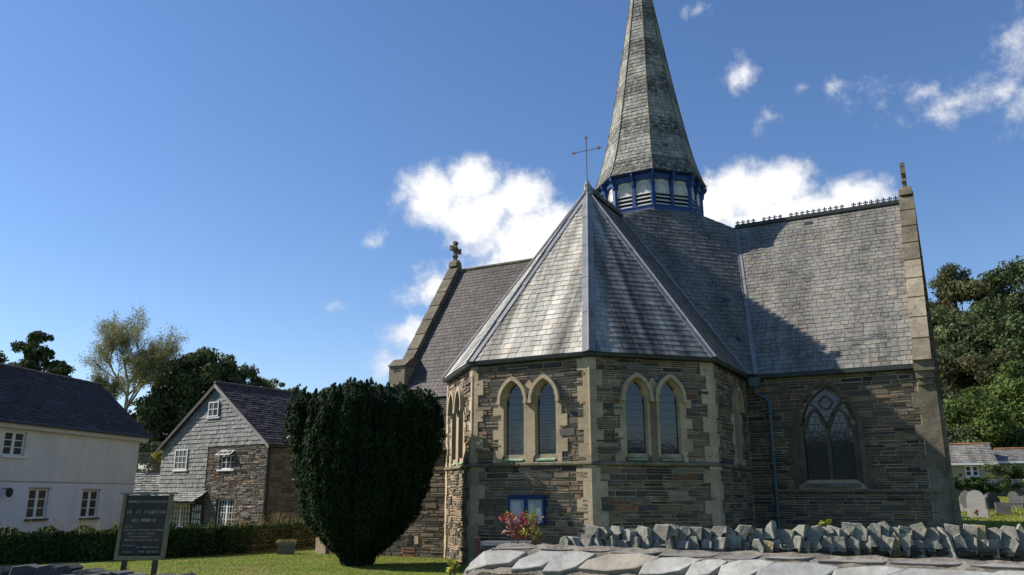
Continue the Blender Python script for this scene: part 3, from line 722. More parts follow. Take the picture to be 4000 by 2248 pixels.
# ------------------------------------------------------------------ blue notice board on the apse
fr = F[1]; nb = empty('notice_board', fr(1.68, -.72, .06), 'blue framed two-door notice board on the apse wall', 'notice board')
mb = MB(); fr.box(mb, 1.15, 2.21, -.71, -.04, .04, .11); mb.build('case', M['blue'], nb)
for u0, u1 in ((1.16, 1.675), (1.685, 2.20)):
    mb = MB(); e = .05
    fr.box(mb, u0, u1, -.70, -.70 + e, .11, .14); fr.box(mb, u0, u1, -.05 - e, -.05, .11, .14); fr.box(mb, u0, u0 + e, -.65, -.10, .11, .14); fr.box(mb, u1 - e, u1, -.65, -.10, .11, .14)
    d_ = mb.build('door', M['blue'], nb)
    mb = MB(); fr.box(mb, u0 + e, u1 - e, -.65, -.10, .111, .116, 0, .75)
    if u0 < 1.5: fr.box(mb, u0 + .1, u0 + .36, -.5, -.16, .116, .119, 0, 1.1)
    else: fr.box(mb, u0 + .09, u0 + .24, -.60, -.2, .116, .119, 0, 1.0); fr.box(mb, u0 + .27, u1 - .08, -.62, -.3, .116, .119, 0, 1.35)
    mb.build('paper', M['paper'], d_)
mb = MB(); mb.prism([fr(1.12, -.04, .0), fr(1.12, -.04, .17), fr(1.12, -.02, .17), fr(1.12, .02, .0)], fr.U * 1.12); mb.build('hood', M['blue'], nb)

exec_late = []
# ------------------------------------------------------------------ ground
gm = MB(); xs = [-900, -400, -200, -120, -90] + list(range(-70, 131, 5)) + [160, 220, 400, 900]; ys = [-60, -20] + [i * 2.5 for i in range(-3, 40)] + list(range(100, 181, 6)) + [220, 300, 450, 900]
idx = {}
for j, y in enumerate(ys):
    for i, x in enumerate(xs): idx[i, j] = len(gm.v); gm.v.append((x, y, ground(x, y)))
for j in range(len(ys) - 1):
    for i in range(len(xs) - 1): gm.f.append((idx[i, j], idx[i + 1, j], idx[i + 1, j + 1], idx[i, j + 1])); gm.m.append(0); gm.c.append((1, 1, 1))
tag(gm.build('lawn', M['lawn'], smooth=True), kind='structure')
M['asphalt'] = mat('asphalt', (.05, .05, .052), .15, 2, bump=.5, bs=80, tint=False)
mb = MB(); p0 = v(-30, 18, 0); dr = T
c0 = v(1.5, 4.6, 0)
a, b = c0 - T * 60 - C * 0, c0 + T * 60
for s0, s1 in ((0.0, 9.0),):
    q = [a + C * s0, b + C * s0, b + C * s1, a + C * s1]; n = 40
    for i in range(n):
        P = [q[0].lerp(q[1], i / n), q[0].lerp(q[1], (i + 1) / n), q[3].lerp(q[2], (i + 1) / n), q[3].lerp(q[2], i / n)]
        for w_ in P: w_.z = -1.36
        mb.poly(P)
tag(mb.build('road', M['asphalt']), kind='structure')

# the valley side across the road (seen only mirrored in the windows)
mb = MB(); idx = {}; xs = list(range(-320, 321, 20)); hs_ = [(-45, -3), (-60, 2.5), (-85, 7.5), (-130, 12), (-220, 16), (-400, 18)]
for j, (y, z) in enumerate(hs_):
    for i, x in enumerate(xs): idx[i, j] = len(mb.v); mb.v.append((x + R.uniform(-4, 4), y - (x / 90) ** 2 * 1.5 + R.uniform(-4, 4), z * (1 + R.uniform(-.12, .12)) + R.uniform(0, 3) * (j > 0)))
for j in range(len(hs_) - 1):
    for i in range(len(xs) - 1): mb.f.append((idx[i, j], idx[i, j + 1], idx[i + 1, j + 1], idx[i + 1, j])); mb.m.append(0); mb.c.append((1, 1, 1))
M['hillside'] = mat('wooded_hillside', (.035, .055, .02), .5, .12, bump=0, tint=False)
tag(mb.build('hills', M['hillside']), kind='structure')

# ------------------------------------------------------------------ lawn tufts (stuff)
rng = np.random.default_rng(5)
n = 42000; y = rng.uniform(14, 31, n); x = rng.uniform(-11, 1, n); keep = (x > -.46 * y - 1) & (x < -.0 * y - 1.5 + 1.5); x, y = x[keep], y[keep]
P = np.stack([x, y, np.array([ground(a, b) for a, b in zip(x, y)]) + .012], 1); Nn = rng.normal(size=P.shape); Nn[:, 2] *= .2
tn = rng.uniform(.7, 1.3, (len(P), 1)) * np.array([[1, 1, 1]])
M['blade'] = leafmat('grass_blades', (.17, .21, .035), .3, .3)
tag(leaves('grass', P, Nn, .022, M['blade'], aspect=.3, tint=tn, up=1.0), 'short sunlit lawn grass between the church and hedge wall', 'grass', kind='stuff')
n = 16000; y = rng.uniform(33, 60, n); x = y * rng.uniform(.5, .68, n)
P = np.stack([x, y, np.array([ground(a, b) for a, b in zip(x, y)]) + .03], 1); Nn = rng.normal(size=P.shape); Nn[:, 2] *= .2
tn = rng.uniform(.7, 1.3, (n, 1)) * np.where(rng.random((n, 1)) < .3, np.array([[1.9, 1.15, 1.2]]), np.array([[1, 1, 1]]))
tag(leaves('rough_grass', P, Nn, .05, M['blade'], aspect=.3, tint=tn, up=1.0), 'rough sunlit grass between the headstones', 'grass', kind='stuff')

# ------------------------------------------------------------------ yew
def make_yew():
    bx, by, bz = -3.94, 22.0, -1.78
    yw = empty('yew_tree', (bx, by, bz), 'broad dark clipped-looking yew tree standing on the lawn', 'tree')
    PF = [(-1.78, .34), (-1.5, .45), (-1.2, .84), (-.5, 1.44), (.15, 1.76), (1.25, 1.95), (2.25, 2.03), (2.75, 1.88), (2.98, 1.55)]
    zs = np.array([p[0] for p in PF]); rs = np.array([p[1] * (.955 if p[0] > 0 else 1.0) for p in PF])
    rg = np.random.default_rng(11)
    off = lambda z: .03 * (z + 1.78)   # crown leans a touch
    def env(z): return float(np.interp(z, zs, rs))
    ph = rg.uniform(0, 6.28, 8)
    cosd = 0
    def lump(th, z): return 1 + .05 * np.sin(3 * th + ph[0] + z * .7) + .035 * np.sin(7 * th + ph[1] - z * 1.1) + .03 * np.sin(2.3 * z + ph[2] + 2 * th)
    mb = MB(); n = 64; zz = list(np.linspace(-1.75, 2.75, 26)); idx = {}
    for j, z in enumerate(zz):
        for i in range(n):
            th = 2 * math.pi * i / n; r_ = env(z) * .86 * float(lump(th, z)) * (1 if z < 2.3 else 1 - (z - 2.3) * .5)
            idx[j, i] = len(mb.v); mb.v.append((bx + r_ * math.cos(th), by + r_ * math.sin(th), z))
    for j in range(len(zz) - 1):
        for i in range(n): mb.f.append((idx[j, i], idx[j, (i + 1) % n], idx[j + 1, (i + 1) % n], idx[j + 1, i])); mb.m.append(0); mb.c.append((1, 1, 1))
    mb.f.append(tuple(idx[len(zz) - 1, i] for i in range(n))); mb.m.append(0); mb.c.append((1, 1, 1))
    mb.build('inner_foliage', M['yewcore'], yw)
    Ps, Ns = [], []
    def plume(th, rho, z0, z1, w, m, bend=0.0):
        # a near vertical spray of shoots that follows the crown's outline and ends in a point
        t = rg.random(m) ** .9; z = z0 + (z1 - z0) * t; ths = th + bend * t; r0 = np.interp(z, zs, rs) * rho * lump(ths, z)
        ww = w * np.minimum(1, 3.5 * t + .3) * np.minimum(1, ((1 - t) * 2.6) ** .7 + .06) * (1 + .28 * np.sin(z * 5.5 + th * 9) + .15 * np.sin(z * 13 + th * 4))
        aa = rg.uniform(0, 6.28, m); q = ww * rg.uniform(.75, 1.1, m)
        x = bx - .06 + r0 * np.cos(ths) + q * np.cos(aa); y = by + r0 * np.sin(ths) + q * np.sin(aa)
        Ps.append(np.stack([x, y, z], 1)); Ns.append(np.stack([np.cos(aa), np.sin(aa), .25 + 0 * aa], 1) + rg.normal(0, .5, (m, 3)))
    k = 0
    for i in range(150):
        th = 6.2832 * i / 150 + rg.normal(0, .04); z0 = rg.choice([-1.75, -1.6, -1.2, -.4, .3, 1.0, 1.6], p=[.18, .15, .2, .15, .12, .1, .1]); z1 = rg.uniform(2.1, 2.92) if rg.random() < .72 else rg.uniform(max(.4, z0 + .7), 2.6)
        if math.cos(th) < -.3: z1 = min(z1, 2.1 + 1.0 * rg.random())
        plume(th, rg.uniform(.88, .97), z0, z1, rg.uniform(.11, .20), int(300 * (z1 - z0)), rg.normal(0, .06))
    for i in range(170):
        rho = math.sqrt(rg.random()) * .9; th = rg.uniform(0, 6.28); plume(th, rho, 2.0, rg.uniform(2.62, 3.0) - .12 * rho + .12 * math.sin(3 * th), rg.uniform(.09, .17), 300)
    for i in range(60):
        th = rg.uniform(0, 6.28); z0 = rg.uniform(.0, 2.3); plume(th, 1.0, z0, z0 + rg.uniform(.3, .8), rg.uniform(.08, .14), 170, 0)
    P = np.concatenate(Ps); Nn = np.concatenate(Ns); tint = rg.uniform(.6, 1.5, (len(P), 1)) * np.array([[1, 1, 1]])
    leaves('crown', P, Nn, .048, M['yew'], yw, .34, tint, .8, rng=rg); print('yew', len(P))
    mb = MB(); mb.tube([(bx, by, -2.1), (bx, by, -1.6), (bx + .02, by, -1.2)], [.36, .30, .5], 12); mb.build('trunk', M['bark'], yw)
make_yew()

# ------------------------------------------------------------------ trees
def clumps(rg, centre, rad, nc, cr, nl, shell=.55):
    centre = np.array(centre); rad = np.array(rad); Ps, Ns, Ts = [], [], []; cs = []
    for i in range(nc):
        d = rg.normal(size=3); d /= np.linalg.norm(d); k = shell + (1 - shell) * rg.random(); c = centre + d * rad * k; cs.append(c)
        r_ = cr * rg.uniform(.65, 1.3); u = rg.normal(size=(nl, 3)); u /= np.linalg.norm(u, axis=1, keepdims=True)
        q = u * (r_ * rg.uniform(.45, 1.0, (nl, 1))) * np.array([1.1, 1.1, .8])
        Ps.append(c + q); Ns.append(u + rg.normal(0, .7, (nl, 3))); Ts.append(np.ones((nl, 3)) * rg.uniform(.75, 1.25) * rg.uniform(.75, 1.25, (nl, 1)))
    return np.concatenate(Ps), np.concatenate(Ns), np.concatenate(Ts), cs
def limbs(mb, base, cs, r0, hub, c=1.0, n=7, rg=None):
    base = V3(base); hub = V3(hub); mb.tube([base, base.lerp(hub, .5) + v(.02, .02, 0), hub], [r0, r0 * .75, r0 * .5], 10, 0, c)
    for q in cs:
        q = V3(q); m = hub.lerp(q, .5) + v(0, 0, -.06 * (q - hub).length); s = base.lerp(hub, R.uniform(.55, 1.0))
        mb.tube([s, m, q], [r0 * .3, r0 * .17, r0 * .05], n - 2, 0, c)
def tree(name, label, base, crowns, mat_, leaf, nc, cr, nl, seed, trunk=.25, bark='bark', group=None, shell=.55):
    rg = np.random.default_rng(seed); t = empty(name, base, label, 'tree', group)
    Ps, Ns, Ts, cs = [], [], [], []
    for (c_, r_, k) in crowns:
        a, b, d, e = clumps(rg, c_, r_, int(nc * k), cr, nl, shell); Ps.append(a); Ns.append(b); Ts.append(d); cs += e
    leaves('crown', np.concatenate(Ps), np.concatenate(Ns), leaf, mat_, t, .6, np.concatenate(Ts), rng=rg)
    mb = MB(); c0 = V3(crowns[0][0]); limbs(mb, base, cs[::3], trunk, (c0.x, c0.y, c0.z - crowns[0][1][2] * .3)); mb.build('trunk', M[bark], t)
    return t
# big dark tree behind the slate-hung cottage
gz = ground(-24, 62)
tree('dark_tree', 'largest dark green tree, dense and rounded, rising behind the slate-hung cottage', (-24, 63, gz),
     [((-24.8, 63, 8.6), (2.9, 2.5, 3.1), 1.2), ((-22.0, 63, 7.6), (2.1, 2.2, 2.9), .8), ((-27.0, 62, 5.2), (2.3, 2.2, 2.6), .9), ((-24.4, 61.5, 4.4), (4.0, 2, 3.0), 1.2), ((-20.6, 63, 6.2), (1.6, 1.6, 2.1), .5)],
     M['oak'], .16, 58, .75, 230, 21, .4)
tree('airy_tree', 'open dark tree with horizontal leafy tiers behind the white cottage roof', (-36.8, 62, gz),
     [((-37.4, 62, 10.6), (.45, .5, 2.0), .4), ((-38.2, 62, 11.2), (.9, .5, .25), .12), ((-36.9, 62, 12.0), (.8, .5, .3), .12), ((-36.6, 62, 10.7), (1.3, .8, .4), .18), ((-37.6, 62, 8.9), (2.0, 1.2, 1.0), .5), ((-35.0, 62, 8.9), (1.1, .8, .8), .3), ((-36.3, 62, 9.8), (1.8, .8, .4), .25), ((-34.3, 61, 9.4), (.5, .4, .25), .1)],
     M['oak'], .11, 90, .34, 90, 22, .22)
tree('pale_tree', 'grey green tree cut off by the left edge behind the white cottage', (-40.6, 62, gz),
     [((-40.9, 62, 9.8), (1.6, 1.2, 1.9), 1.0)], M['palebush'], .12, 40, .45, 150, 23, .2)
tree('pale_bush', 'small pale green bushy tree above the slate-hung cottage ridge', (-19.7, 64, gz), [((-19.9, 64, 8.4), (1.2, 1, 1.2), 1)], M['palebush'], .11, 26, .4, 110, 24, .12, shell=.3)
for i, (x_, z_, r_) in enumerate(((-17.5, 7.6, .75), (-16.6, 7.5, .55))):
    tree('ridge_bush', ('left', 'right')[i] + ' of two small leafy tree tops above the cottage roof beside the yew', (x_, 62, gz), [((x_, 62, z_), (r_, .6, .8), 1)], M['palebush'], .12, 16, .3, 80, 25 + i, .08, shell=.3, group='small tree tops above the cottage roof')
# willow with fine branches
def willow(name, label, base, aim, h, spread, seed, nbr, nlv, r0, lean=0.0):
    rg = random.Random(seed); t = empty(name, base, label, 'tree'); mb = MB(); tips = []
    base = V3(base)
    def grow(p, d, l, r_, dep):
        pts = [p]; q = p; n = 4
        for i in range(n):
            d = (d + v(rg.uniform(-.13, .13), rg.uniform(-.13, .13), .05)).normalized(); q = q + d * (l / n); pts.append(q)
            if dep > 0 and i >= (1 if dep < 4 else 1):
                for k in range(2 if dep > 1 else 2):
                    a = rg.uniform(0, 6.28); s = d.orthogonal().normalized(); s = (Matrix.Rotation(a, 3, d) @ s)
                    nd = (d * .75 + s * rg.uniform(.4, .75) * spread + v(0, 0, .15)).normalized(); grow(q, nd, l * rg.uniform(.5, .72), r_ * .5, dep - 1)
        mb.tube(pts, [max(.008, r_ * (1 - .5 * i / n)) for i in range(n + 1)], 4 if dep < 3 else 7, 0, 1.0, False)
        if dep <= 1: tips.extend(pts[1:])
    grow(base, aim.normalized(), h, r0, nbr)
    mb.build('branch', M['barklight'], t)
    rgn = np.random.default_rng(seed); Q = np.array([tuple(p) for p in tips]); m = nlv
    P = np.repeat(Q, m, axis=0) + rgn.normal(0, .17, (len(Q) * m, 3)); P[:, 2] -= abs(rgn.normal(0, .12, len(P)))
    Tn = np.repeat(rgn.uniform(.7, 1.35, (len(Q), 1)), m, axis=0) * rgn.uniform(.8, 1.2, (len(P), 1)) * np.array([[1, 1, 1]])
    leaves('crown', P, rgn.normal(size=P.shape), .075, M['willow'], t, .35, Tn, rng=rgn); print(name, len(P))
willow('willow_tree', 'tall airy yellow green tree with bare-looking leaning trunk', (-29.6, 62, 4.4), v(.22, 0, 1), 4.0, 1.1, 4, 4, 7, .2)
willow('willow_bush', 'short twiggy olive bush left of the leaning airy tree', (-30.9, 62.5, 4.2), v(-.1, 0, 1), 2.6, .6, 9, 3, 9, .1)

# hillside wood: four crown shapes copied with their trunks
protos = []
for i, (mt, nm) in enumerate((('hillleaf', 'hill_tree'), ('bright', 'hill_tree'), ('olive', 'hill_tree'), ('oak', 'hill_tree'))):
    rg = np.random.default_rng(40 + i); P, Nn, Tn, cs = clumps(rg, (0, 0, 0), (.82, .82, .9), 46, .30, 210, .5)
    cr_ = leaves('crown', P, Nn, .052, M[mt], None, .65, Tn, rng=rg); mb = MB(); limbs(mb, (0, 0, -2.3), cs[::5], .09, (0, 0, -.3)); tk = mb.build('trunk', M['bark'], None)
    protos.append((cr_, tk))
def hilltree(k, x, y, z, r, label, squash=1.0):
    r0 = (r, r, r * squash); t = empty('hill_tree', (x, y, z - 2.3 * r * squash), label, 'tree', 'trees on the wooded hillside')
    for o in protos[k]:
        c = o.copy(); col.objects.link(c); c.parent = t; c.location = (0, 0, 2.3 * r * squash); c.scale = r0; c.rotation_euler = (0, 0, R.uniform(0, 6.28))
HL = [(3, 76.2, 135, 35.6, 3.4, 'topmost dark tree at the left end of the hilltop skyline'), (2, 71.6, 125, 29.6, 5.4, 'olive brown rounded tree high on the wooded hill'), (3, 83.0, 130, 32.6, 6.0, 'tall dark tree on the hilltop at the right edge'),
      (0, 78.4, 118, 25.2, 5.4, 'mid green tree below the hilltop at the right edge'), (0, 60.8, 110, 20.6, 5.0, 'rounded green tree beside the gable halfway up the hill'), (3, 64.6, 105, 18.3, 5.3, 'dark shaded tree in the middle of the wooded slope'),
      (2, 52.9, 98, 13.8, 3.9, 'brownish tree right beside the gable coping'), (2, 56.6, 95, 13.4, 3.8, 'olive tree just above the bright green tree'), (1, 52.2, 84, 8.6, 4.9, 'largest bright green tree behind the bungalow gap'),
      (1, 45.2, 80, 6.4, 3.7, 'bright yellow green tree low beside the church gable'), (0, 42.2, 79, 4.2, 3.0, 'low green tree behind the left bungalow'), (3, 49.0, 80, 3.4, 3.2, 'dark low tree between the two bungalow roofs'), (3, 54.2, 80, 3.6, 3.4, 'dark low tree behind the right bungalow roof')]
for a in HL: hilltree(*a)
fill = [(0, 66, 118, 22, 5), (3, 70, 112, 17.5, 5), (3, 72, 120, 24, 5), (0, 57, 104, 16, 4), (3, 60, 97, 11.5, 4.2), (3, 48.5, 90, 8, 3.6), (3, 56, 88, 7, 4), (0, 80, 108, 21, 5), (3, 70, 98, 13, 5), (0, 63, 90, 9, 4.5), (3, 88, 124, 27, 5.4), (3, 60, 84, 5, 4), (0, 50, 102, 14, 4), (0, 46, 94, 9, 3.5), (3, 40, 84, 4.5, 3.5), (3, 68, 130, 28.5, 3.6), (0, 44, 100, 11, 4), (3, 56, 116, 19, 4.5)]
for k, x, y, z, r_ in fill: hilltree(k, x, y, z, r_, 'tree in the dense background of the hillside wood')
for pr in protos:
    for o in pr: col.objects.unlink(o)

# ------------------------------------------------------------------ window helper
def window(parent, fr, u0, u1, z0, z1, cols, rows, deep=.08, sill=True, fw=.05, bar=.022, sillm='whitewin', name='window', sw=.08, proud=.0, cas=True):
    mb = MB(); h0, h1 = -deep + proud, -deep + .05 + proud
    fr.box(mb, u0, u1, z0, z0 + fw, h0, h1); fr.box(mb, u0, u1, z1 - fw, z1, h0, h1); fr.box(mb, u0, u0 + fw, z0 + fw, z1 - fw, h0, h1); fr.box(mb, u1 - fw, u1, z0 + fw, z1 - fw, h0, h1)
    for i in range(1, cols):
        u = u0 + fw + (u1 - u0 - 2 * fw) * i / cols; b = fw * 1.1 if cas and i * 2 == cols else bar / 2
        fr.box(mb, u - b, u + b, z0 + fw, z1 - fw, h0, h1 - .006)
    for j in range(1, rows):
        z = z0 + fw + (z1 - z0 - 2 * fw) * j / rows; fr.box(mb, u0 + fw, u1 - fw, z - bar / 2, z + bar / 2, h0, h1 - .012)
    w = mb.build(name, M['whitewin'], parent)
    mb = MB(); mb.poly([fr(u0 + .01, z0 + .01, h0 + .01), fr(u1 - .01, z0 + .01, h0 + .01), fr(u1 - .01, z1 - .01, h0 + .01), fr(u0 + .01, z1 - .01, h0 + .01)]); mb.build('pane', M['glasscot'], w)
    if sill: mb = MB(); fr.box(mb, u0 - sw, u1 + sw, z0 - .08, z0 - .005, -deep, .10); mb.build('sill', M[sillm], w)
    return w
# ------------------------------------------------------------------ white cottage
wc = empty('white_cottage', (-16.83, 31, -1.9), 'long pale rendered two-storey cottage with a dark tiled roof', 'house')
H = FR(v(-16.81 - .17 * 15, 37 - .985 * 15, 0), v(.17, .985, 0)); HX = 37 - 22.0      # u runs away from the camera; N faces +x
X = lambda q: 15.0 - q
wins_w = [(X(7.82), X(6.80), 1.40, 2.26), (X(6.26), X(5.24), -.83, .25), (X(3.32), X(2.28), -.87, .22)]
def wh(z): return [(a, b) for a, b, c, d in wins_w if c < z < d]
mb = MB(); Hs = lambda z: (0, 15.0)
def stripwall(mb, fr, span, zs, holes, m):
    for a, b in zip(zs, zs[1:]):
        for p, q in sub([span], holes((a + b) / 2)): mb.poly([fr(p, a), fr(q, a), fr(q, b), fr(p, b)], m(a) if callable(m) else m)
zl = sorted({-2.3, -.87, -.83, .22, .25, .50, 1.40, 2.26, 2.56}); stripwall(mb, H, (0, 15.0), zl, wh, lambda a: 1 if a < .5 else 0)
for a, b, c, d in wins_w:
    for q in (([a, c], [a, d]), ([b, c], [b, d]), ([a, d], [b, d]), ([a, c], [b, c])):
        mb.poly([H(*q[0], 0), H(*q[1], 0), H(*q[1], -.16), H(*q[0], -.16)], 1 if c < .5 else 0)
mb.poly([H(15.0, -2.3), H(15.0, 2.56), H(15, 4.9, -2.57), H(15, 2.56, -5.1), H(15, -2.3, -5.1)], 0); mb.poly([H(0, -2.3), H(0, 2.56), H(0, 4.9, -2.57), H(0, 2.56, -5.1), H(0, -2.3, -5.1)], 0)
mb.poly([H(0, -2.3, -5.1), H(15, -2.3, -5.1), H(15, 2.56, -5.1), H(0, 2.56, -5.1)], 0)
mb.build('wall', [M['render'], M['renderlow']], wc)
mb = MB(); H.box(mb, -.1, 15.08, .488, .515, -.01, .03, 0, .5); mb.build('string_course', M['render'], wc)
for i, (a, b, c, d) in enumerate(wins_w):
    w_ = window(wc, H, a, b, c, d, 2, 3, .12, True, .06, .03, 'whitewin' if i == 0 else 'soil', sw=.05)
    if i: mb = MB(); H.box(mb, a - .06, b + .06, d, d + .05, -.02, .03); mb.build('lintel', M['mortar'], w_)
mb = MB(); H.box(mb, -.2, 15.32, 2.36, 2.56, .02, .24); mb.build('fascia', M['white'], wc)
rf = MB(); e0, e1, r0_, r1_ = H(-.3, 2.60, .30), H(15.4, 2.60, .30), H(-.3, 5.0, -2.57), H(15.4, 5.0, -2.57)
slates(rf, [e0, e1, r1_, r0_], .165, (.16, .24), .03, rag=.004, vary=.2); rf.poly([r0_, r1_, H(15.4, 2.6, -5.4), H(-.3, 2.6, -5.4)], 0)
rf.poly([e1, r1_, r1_ - ZUP * .12, e1 - ZUP * .12], 0, .6)
wr = rf.build('roof', [M['tile'], M['under']], wc)
mb = MB()
for i in range(34): mb.tube([r0_.lerp(r1_, i / 34) + ZUP * .01, r0_.lerp(r1_, (i + .96) / 34) + ZUP * .02], .085, 8, 0, R.uniform(.8, 1.2))
mb.build('ridge_tile', M['tile'], wr)
mb = MB(); mb.tube([H(-.3, 2.55, .36), H(15.38, 2.55, .36)], .055, 8); mb.build('gutter', M['gutter'], wc)
mb = MB(); q = H(X(7.55), .1, .28); mb.tube([q - ZUP * .16, q - ZUP * .05, q + ZUP * .1, q + ZUP * .18], [.05, .12, .12, .02], 8); mb.tube([q + ZUP * .14, H(X(7.55), .25, 0)], .015, 6); mb.build('wall_lantern', M['gutter'], wc)

# ------------------------------------------------------------------ slate-hung stone cottage
sc_ = empty('stone_cottage', (-13, 38, -1.9), 'two-storey stone cottage with a slate-hung gable and white windows', 'house')
gv = v(.83, -.56, 0).normalized(); S0 = v(-10.7, 36, 0); KL = 7.72
K = FR(S0 - gv * KL, gv)           # u from left end to right corner, N toward the camera
q_ = lambda s: KL - s
wk = dict(top=(q_(4.3), q_(3.56), 3.58, 4.28), left=(q_(6.6), q_(5.62), 1.2, 2.14), right=(q_(3.22), q_(2.2), 1.16, 1.98), door=(q_(3.22), q_(1.96), -1.6, -.16), porch=(q_(6.6), q_(5.14), -1.45, -.40))
def kh(z): return [(a, b) for a, b, c, d in wk.values() if c < z < d]
def kspan(z): return (0, KL) if z < 2.3 else ((z - 2.3) * KL / 2 / 2.75, KL - (z - 2.3) * KL / 2 / 2.75)
mb = MB(); backing(mb, K, kspan, -2.3, 5.05, kh, 1, .07)
usp = q_(4.12)
rubble(mb, K, lambda z: (usp + .02, KL), -1.9, 2.2, kh, (.05, .12), (.12, .45), k=1.35, hh=(.01, .05), pal=[(.15, .135, .11), (.11, .105, .09), (.19, .17, .14), (.09, .085, .075), (.16, .11, .07)])
rubble(mb, K, lambda z: (0, usp), -1.9, .0, kh, (.06, .12), (.15, .4), k=1.0)
bk = gv.cross(ZUP) * -1.0; SD = FR(S0, bk)
sidewin = (1.5, 2.5, .75, 1.85)
backing(mb, SD, lambda z: (0, 9), -2.3, 2.3, lambda z: [(sidewin[0], sidewin[1])] if sidewin[2] < z < sidewin[3] else [], 1, .1)
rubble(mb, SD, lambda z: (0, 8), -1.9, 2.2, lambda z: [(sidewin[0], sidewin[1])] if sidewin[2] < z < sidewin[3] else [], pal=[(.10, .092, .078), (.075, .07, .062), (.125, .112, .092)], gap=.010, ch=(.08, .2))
mb.box(K(0, -2.3, 0), bk * 9, -K.N * .0 + gv * .02, ZUP * 4.5, 1)
mb.build('wall', [M['stone'], M['mortar']], sc_)
# slate hanging
hg = MB()
def hung(u0, u1, z0, z1, ex=.19):
    z = z0
    while z < z1:
        a_, b_ = kspan(z + ex * .5); a, b = max(u0, a_), min(u1, b_)
        for p, q in sub([(a, b)], kh(z + ex / 2)):
            u = p
            while u < q - .01:
                w = R.uniform(.17, .3); w = q - u if q - (u + w) < .08 else w; c = R.uniform(.72, 1.2); t0 = R.uniform(.045, .065); dz = R.uniform(-.008, .008)
                P = [K(u + .008, z + dz, t0), K(u + w - .008, z + dz, t0), K(u + w - .008, z + ex + .005, .03), K(u + .008, z + ex + .005, .03)]
                hg.poly(P, 0, c); hg.poly([K(u, z + dz, 0), K(u + w, z + dz, 0), P[1], P[0]], 0, c * .8); u += w
        z += ex
hung(0, KL, 2.21, 5.0); hung(0, usp, .2, 2.21)
hg.poly([K(usp, .2, 0), K(usp, .2, .05), K(usp, 2.2, .05), K(usp, 2.2, 0)], 0, .6); hg.poly([K(usp, 2.2, .0), K(usp, 2.2, .05), K(KL, 2.2, .05), K(KL, 2.2, 0)], 0, .6)
hg.build('slate_hanging', M['hung'], sc_)
rf = MB(); ap = K(KL / 2, 5.15, .22); eR = K(KL + .28, 2.18, .22); eL = K(-.28, 2.18, .22); rd = bk * 9.6
slates(rf, [eR, eR + rd, ap + rd, ap], .2, (.2, .3), .03, vary=.35, rag=.02); slates(rf, [ap, ap + rd, eL + rd, eL], .2, (.2, .3), .03)
croof = rf.build('roof', [M['tile'], M['under']], sc_)
for s, e in ((1, eR), (-1, eL)):
    mb = MB(); dn = K.N * .035; mb.prism([ap - ZUP * .02, e - ZUP * .02, e - ZUP * .19, ap - ZUP * .22], -K.N * .05); mb.build('bargeboard', M['hung'] if s > 0 else M['tile'], croof)
mb = MB(); mb.tube([ap + ZUP * .02 , ap + rd + ZUP * .02], .08, 8); mb.build('ridge_tile', M['tile'], croof)
window(sc_, K, *wk['top'], 2, 2, .0, True, .05, .03, cas=False, sw=.1, proud=.07)
wl = window(sc_, K, *wk['left'], 3, 3, .02, True, .05, .025, cas=False, proud=.06)
wr_ = window(sc_, K, wk['right'][0], wk['right'][1], wk['right'][2], 1.78, 3, 2, .1, True, .05, .025, cas=False)
mb = MB(); a, b = wk['right'][0], wk['right'][1]   # top-hung vent light pushed open
for u0, u1 in ((a, a + .04), (b - .04, b)): mb.prism([K(u0, 2.02, 0), K(u0, 1.99, 0), K(u0, 1.80, .26), K(u0, 1.83, .26)], gv * .04)
mb.prism([K(a, 1.83, .22), K(a, 1.79, .22), K(a, 1.78, .29), K(a, 1.83, .29)], gv * (b - a)); mb.prism([K(a, 2.03, 0), K(a, 1.98, 0), K(a, 1.97, .04), K(a, 2.02, .04)], gv * (b - a))
for i in (1, 2): mb.prism([K(a + (b - a) * i / 3, 2.01, .01), K(a + (b - a) * i / 3, 1.99, .01), K(a + (b - a) * i / 3, 1.81, .25), K(a + (b - a) * i / 3, 1.83, .25)], gv * .02)
mb.build('casement', M['whitewin'], wr_)
mb = MB(); mb.poly([K(a, 1.81, .25), K(b, 1.81, .25), K(b, 1.99, .01), K(a, 1.99, .01)]); mb.build('vent_pane', M['glasscot'], wr_)
window(sc_, K, *wk['door'], 6, 5, .14, False, .05, .022, cas=True, name='french_window')
window(sc_, K, *wk['porch'], 6, 4, .06, True, .06, .025, cas=True)
window(sc_, SD, sidewin[0], sidewin[1], sidewin[2], sidewin[3], 4, 3, .1, True, .05, .025, cas=False)
mb = MB(); pa, pb = q_(7.5), q_(3.95)
slates(mb, [K(pa, -.26, .62), K(pb - .1, -.26, .62), K(pb + .05, .2, .02), K(pa, .2, .02)], .14, (.12, .22), .03, m=0, rag=.03, vary=.4)
cp = mb.build('porch_canopy', [M['hung'], M['under']], sc_)
mb = MB(); K.box(mb, pa, pb - .1, -.36, -.28, .5, .58); 
for u in (pb - .2, q_(5.0)): K.box(mb, u, u + .08, -1.9, -.3, .02, .10)
mb.build('canopy_beam', M['gutter'], cp)
mb = MB(); hu0, hu1 = q_(4.95), q_(4.2)
K.box(mb, hu0, hu1, -1.45, -.36, .03, .045, 1, 1)
for i in range(5): K.box(mb, hu0 + (hu1 - hu0 - .05) * i / 4, hu0 + (hu1 - hu0 - .05) * i / 4 + .05, -1.45, -.36, .045, .06, 0)
for i in range(4): K.box(mb, hu0, hu1, -1.4 + i * .33, -1.35 + i * .33, .047, .063, 0)
mb.build('timber_panel', [M['gutter'], M['whitewin']], sc_)
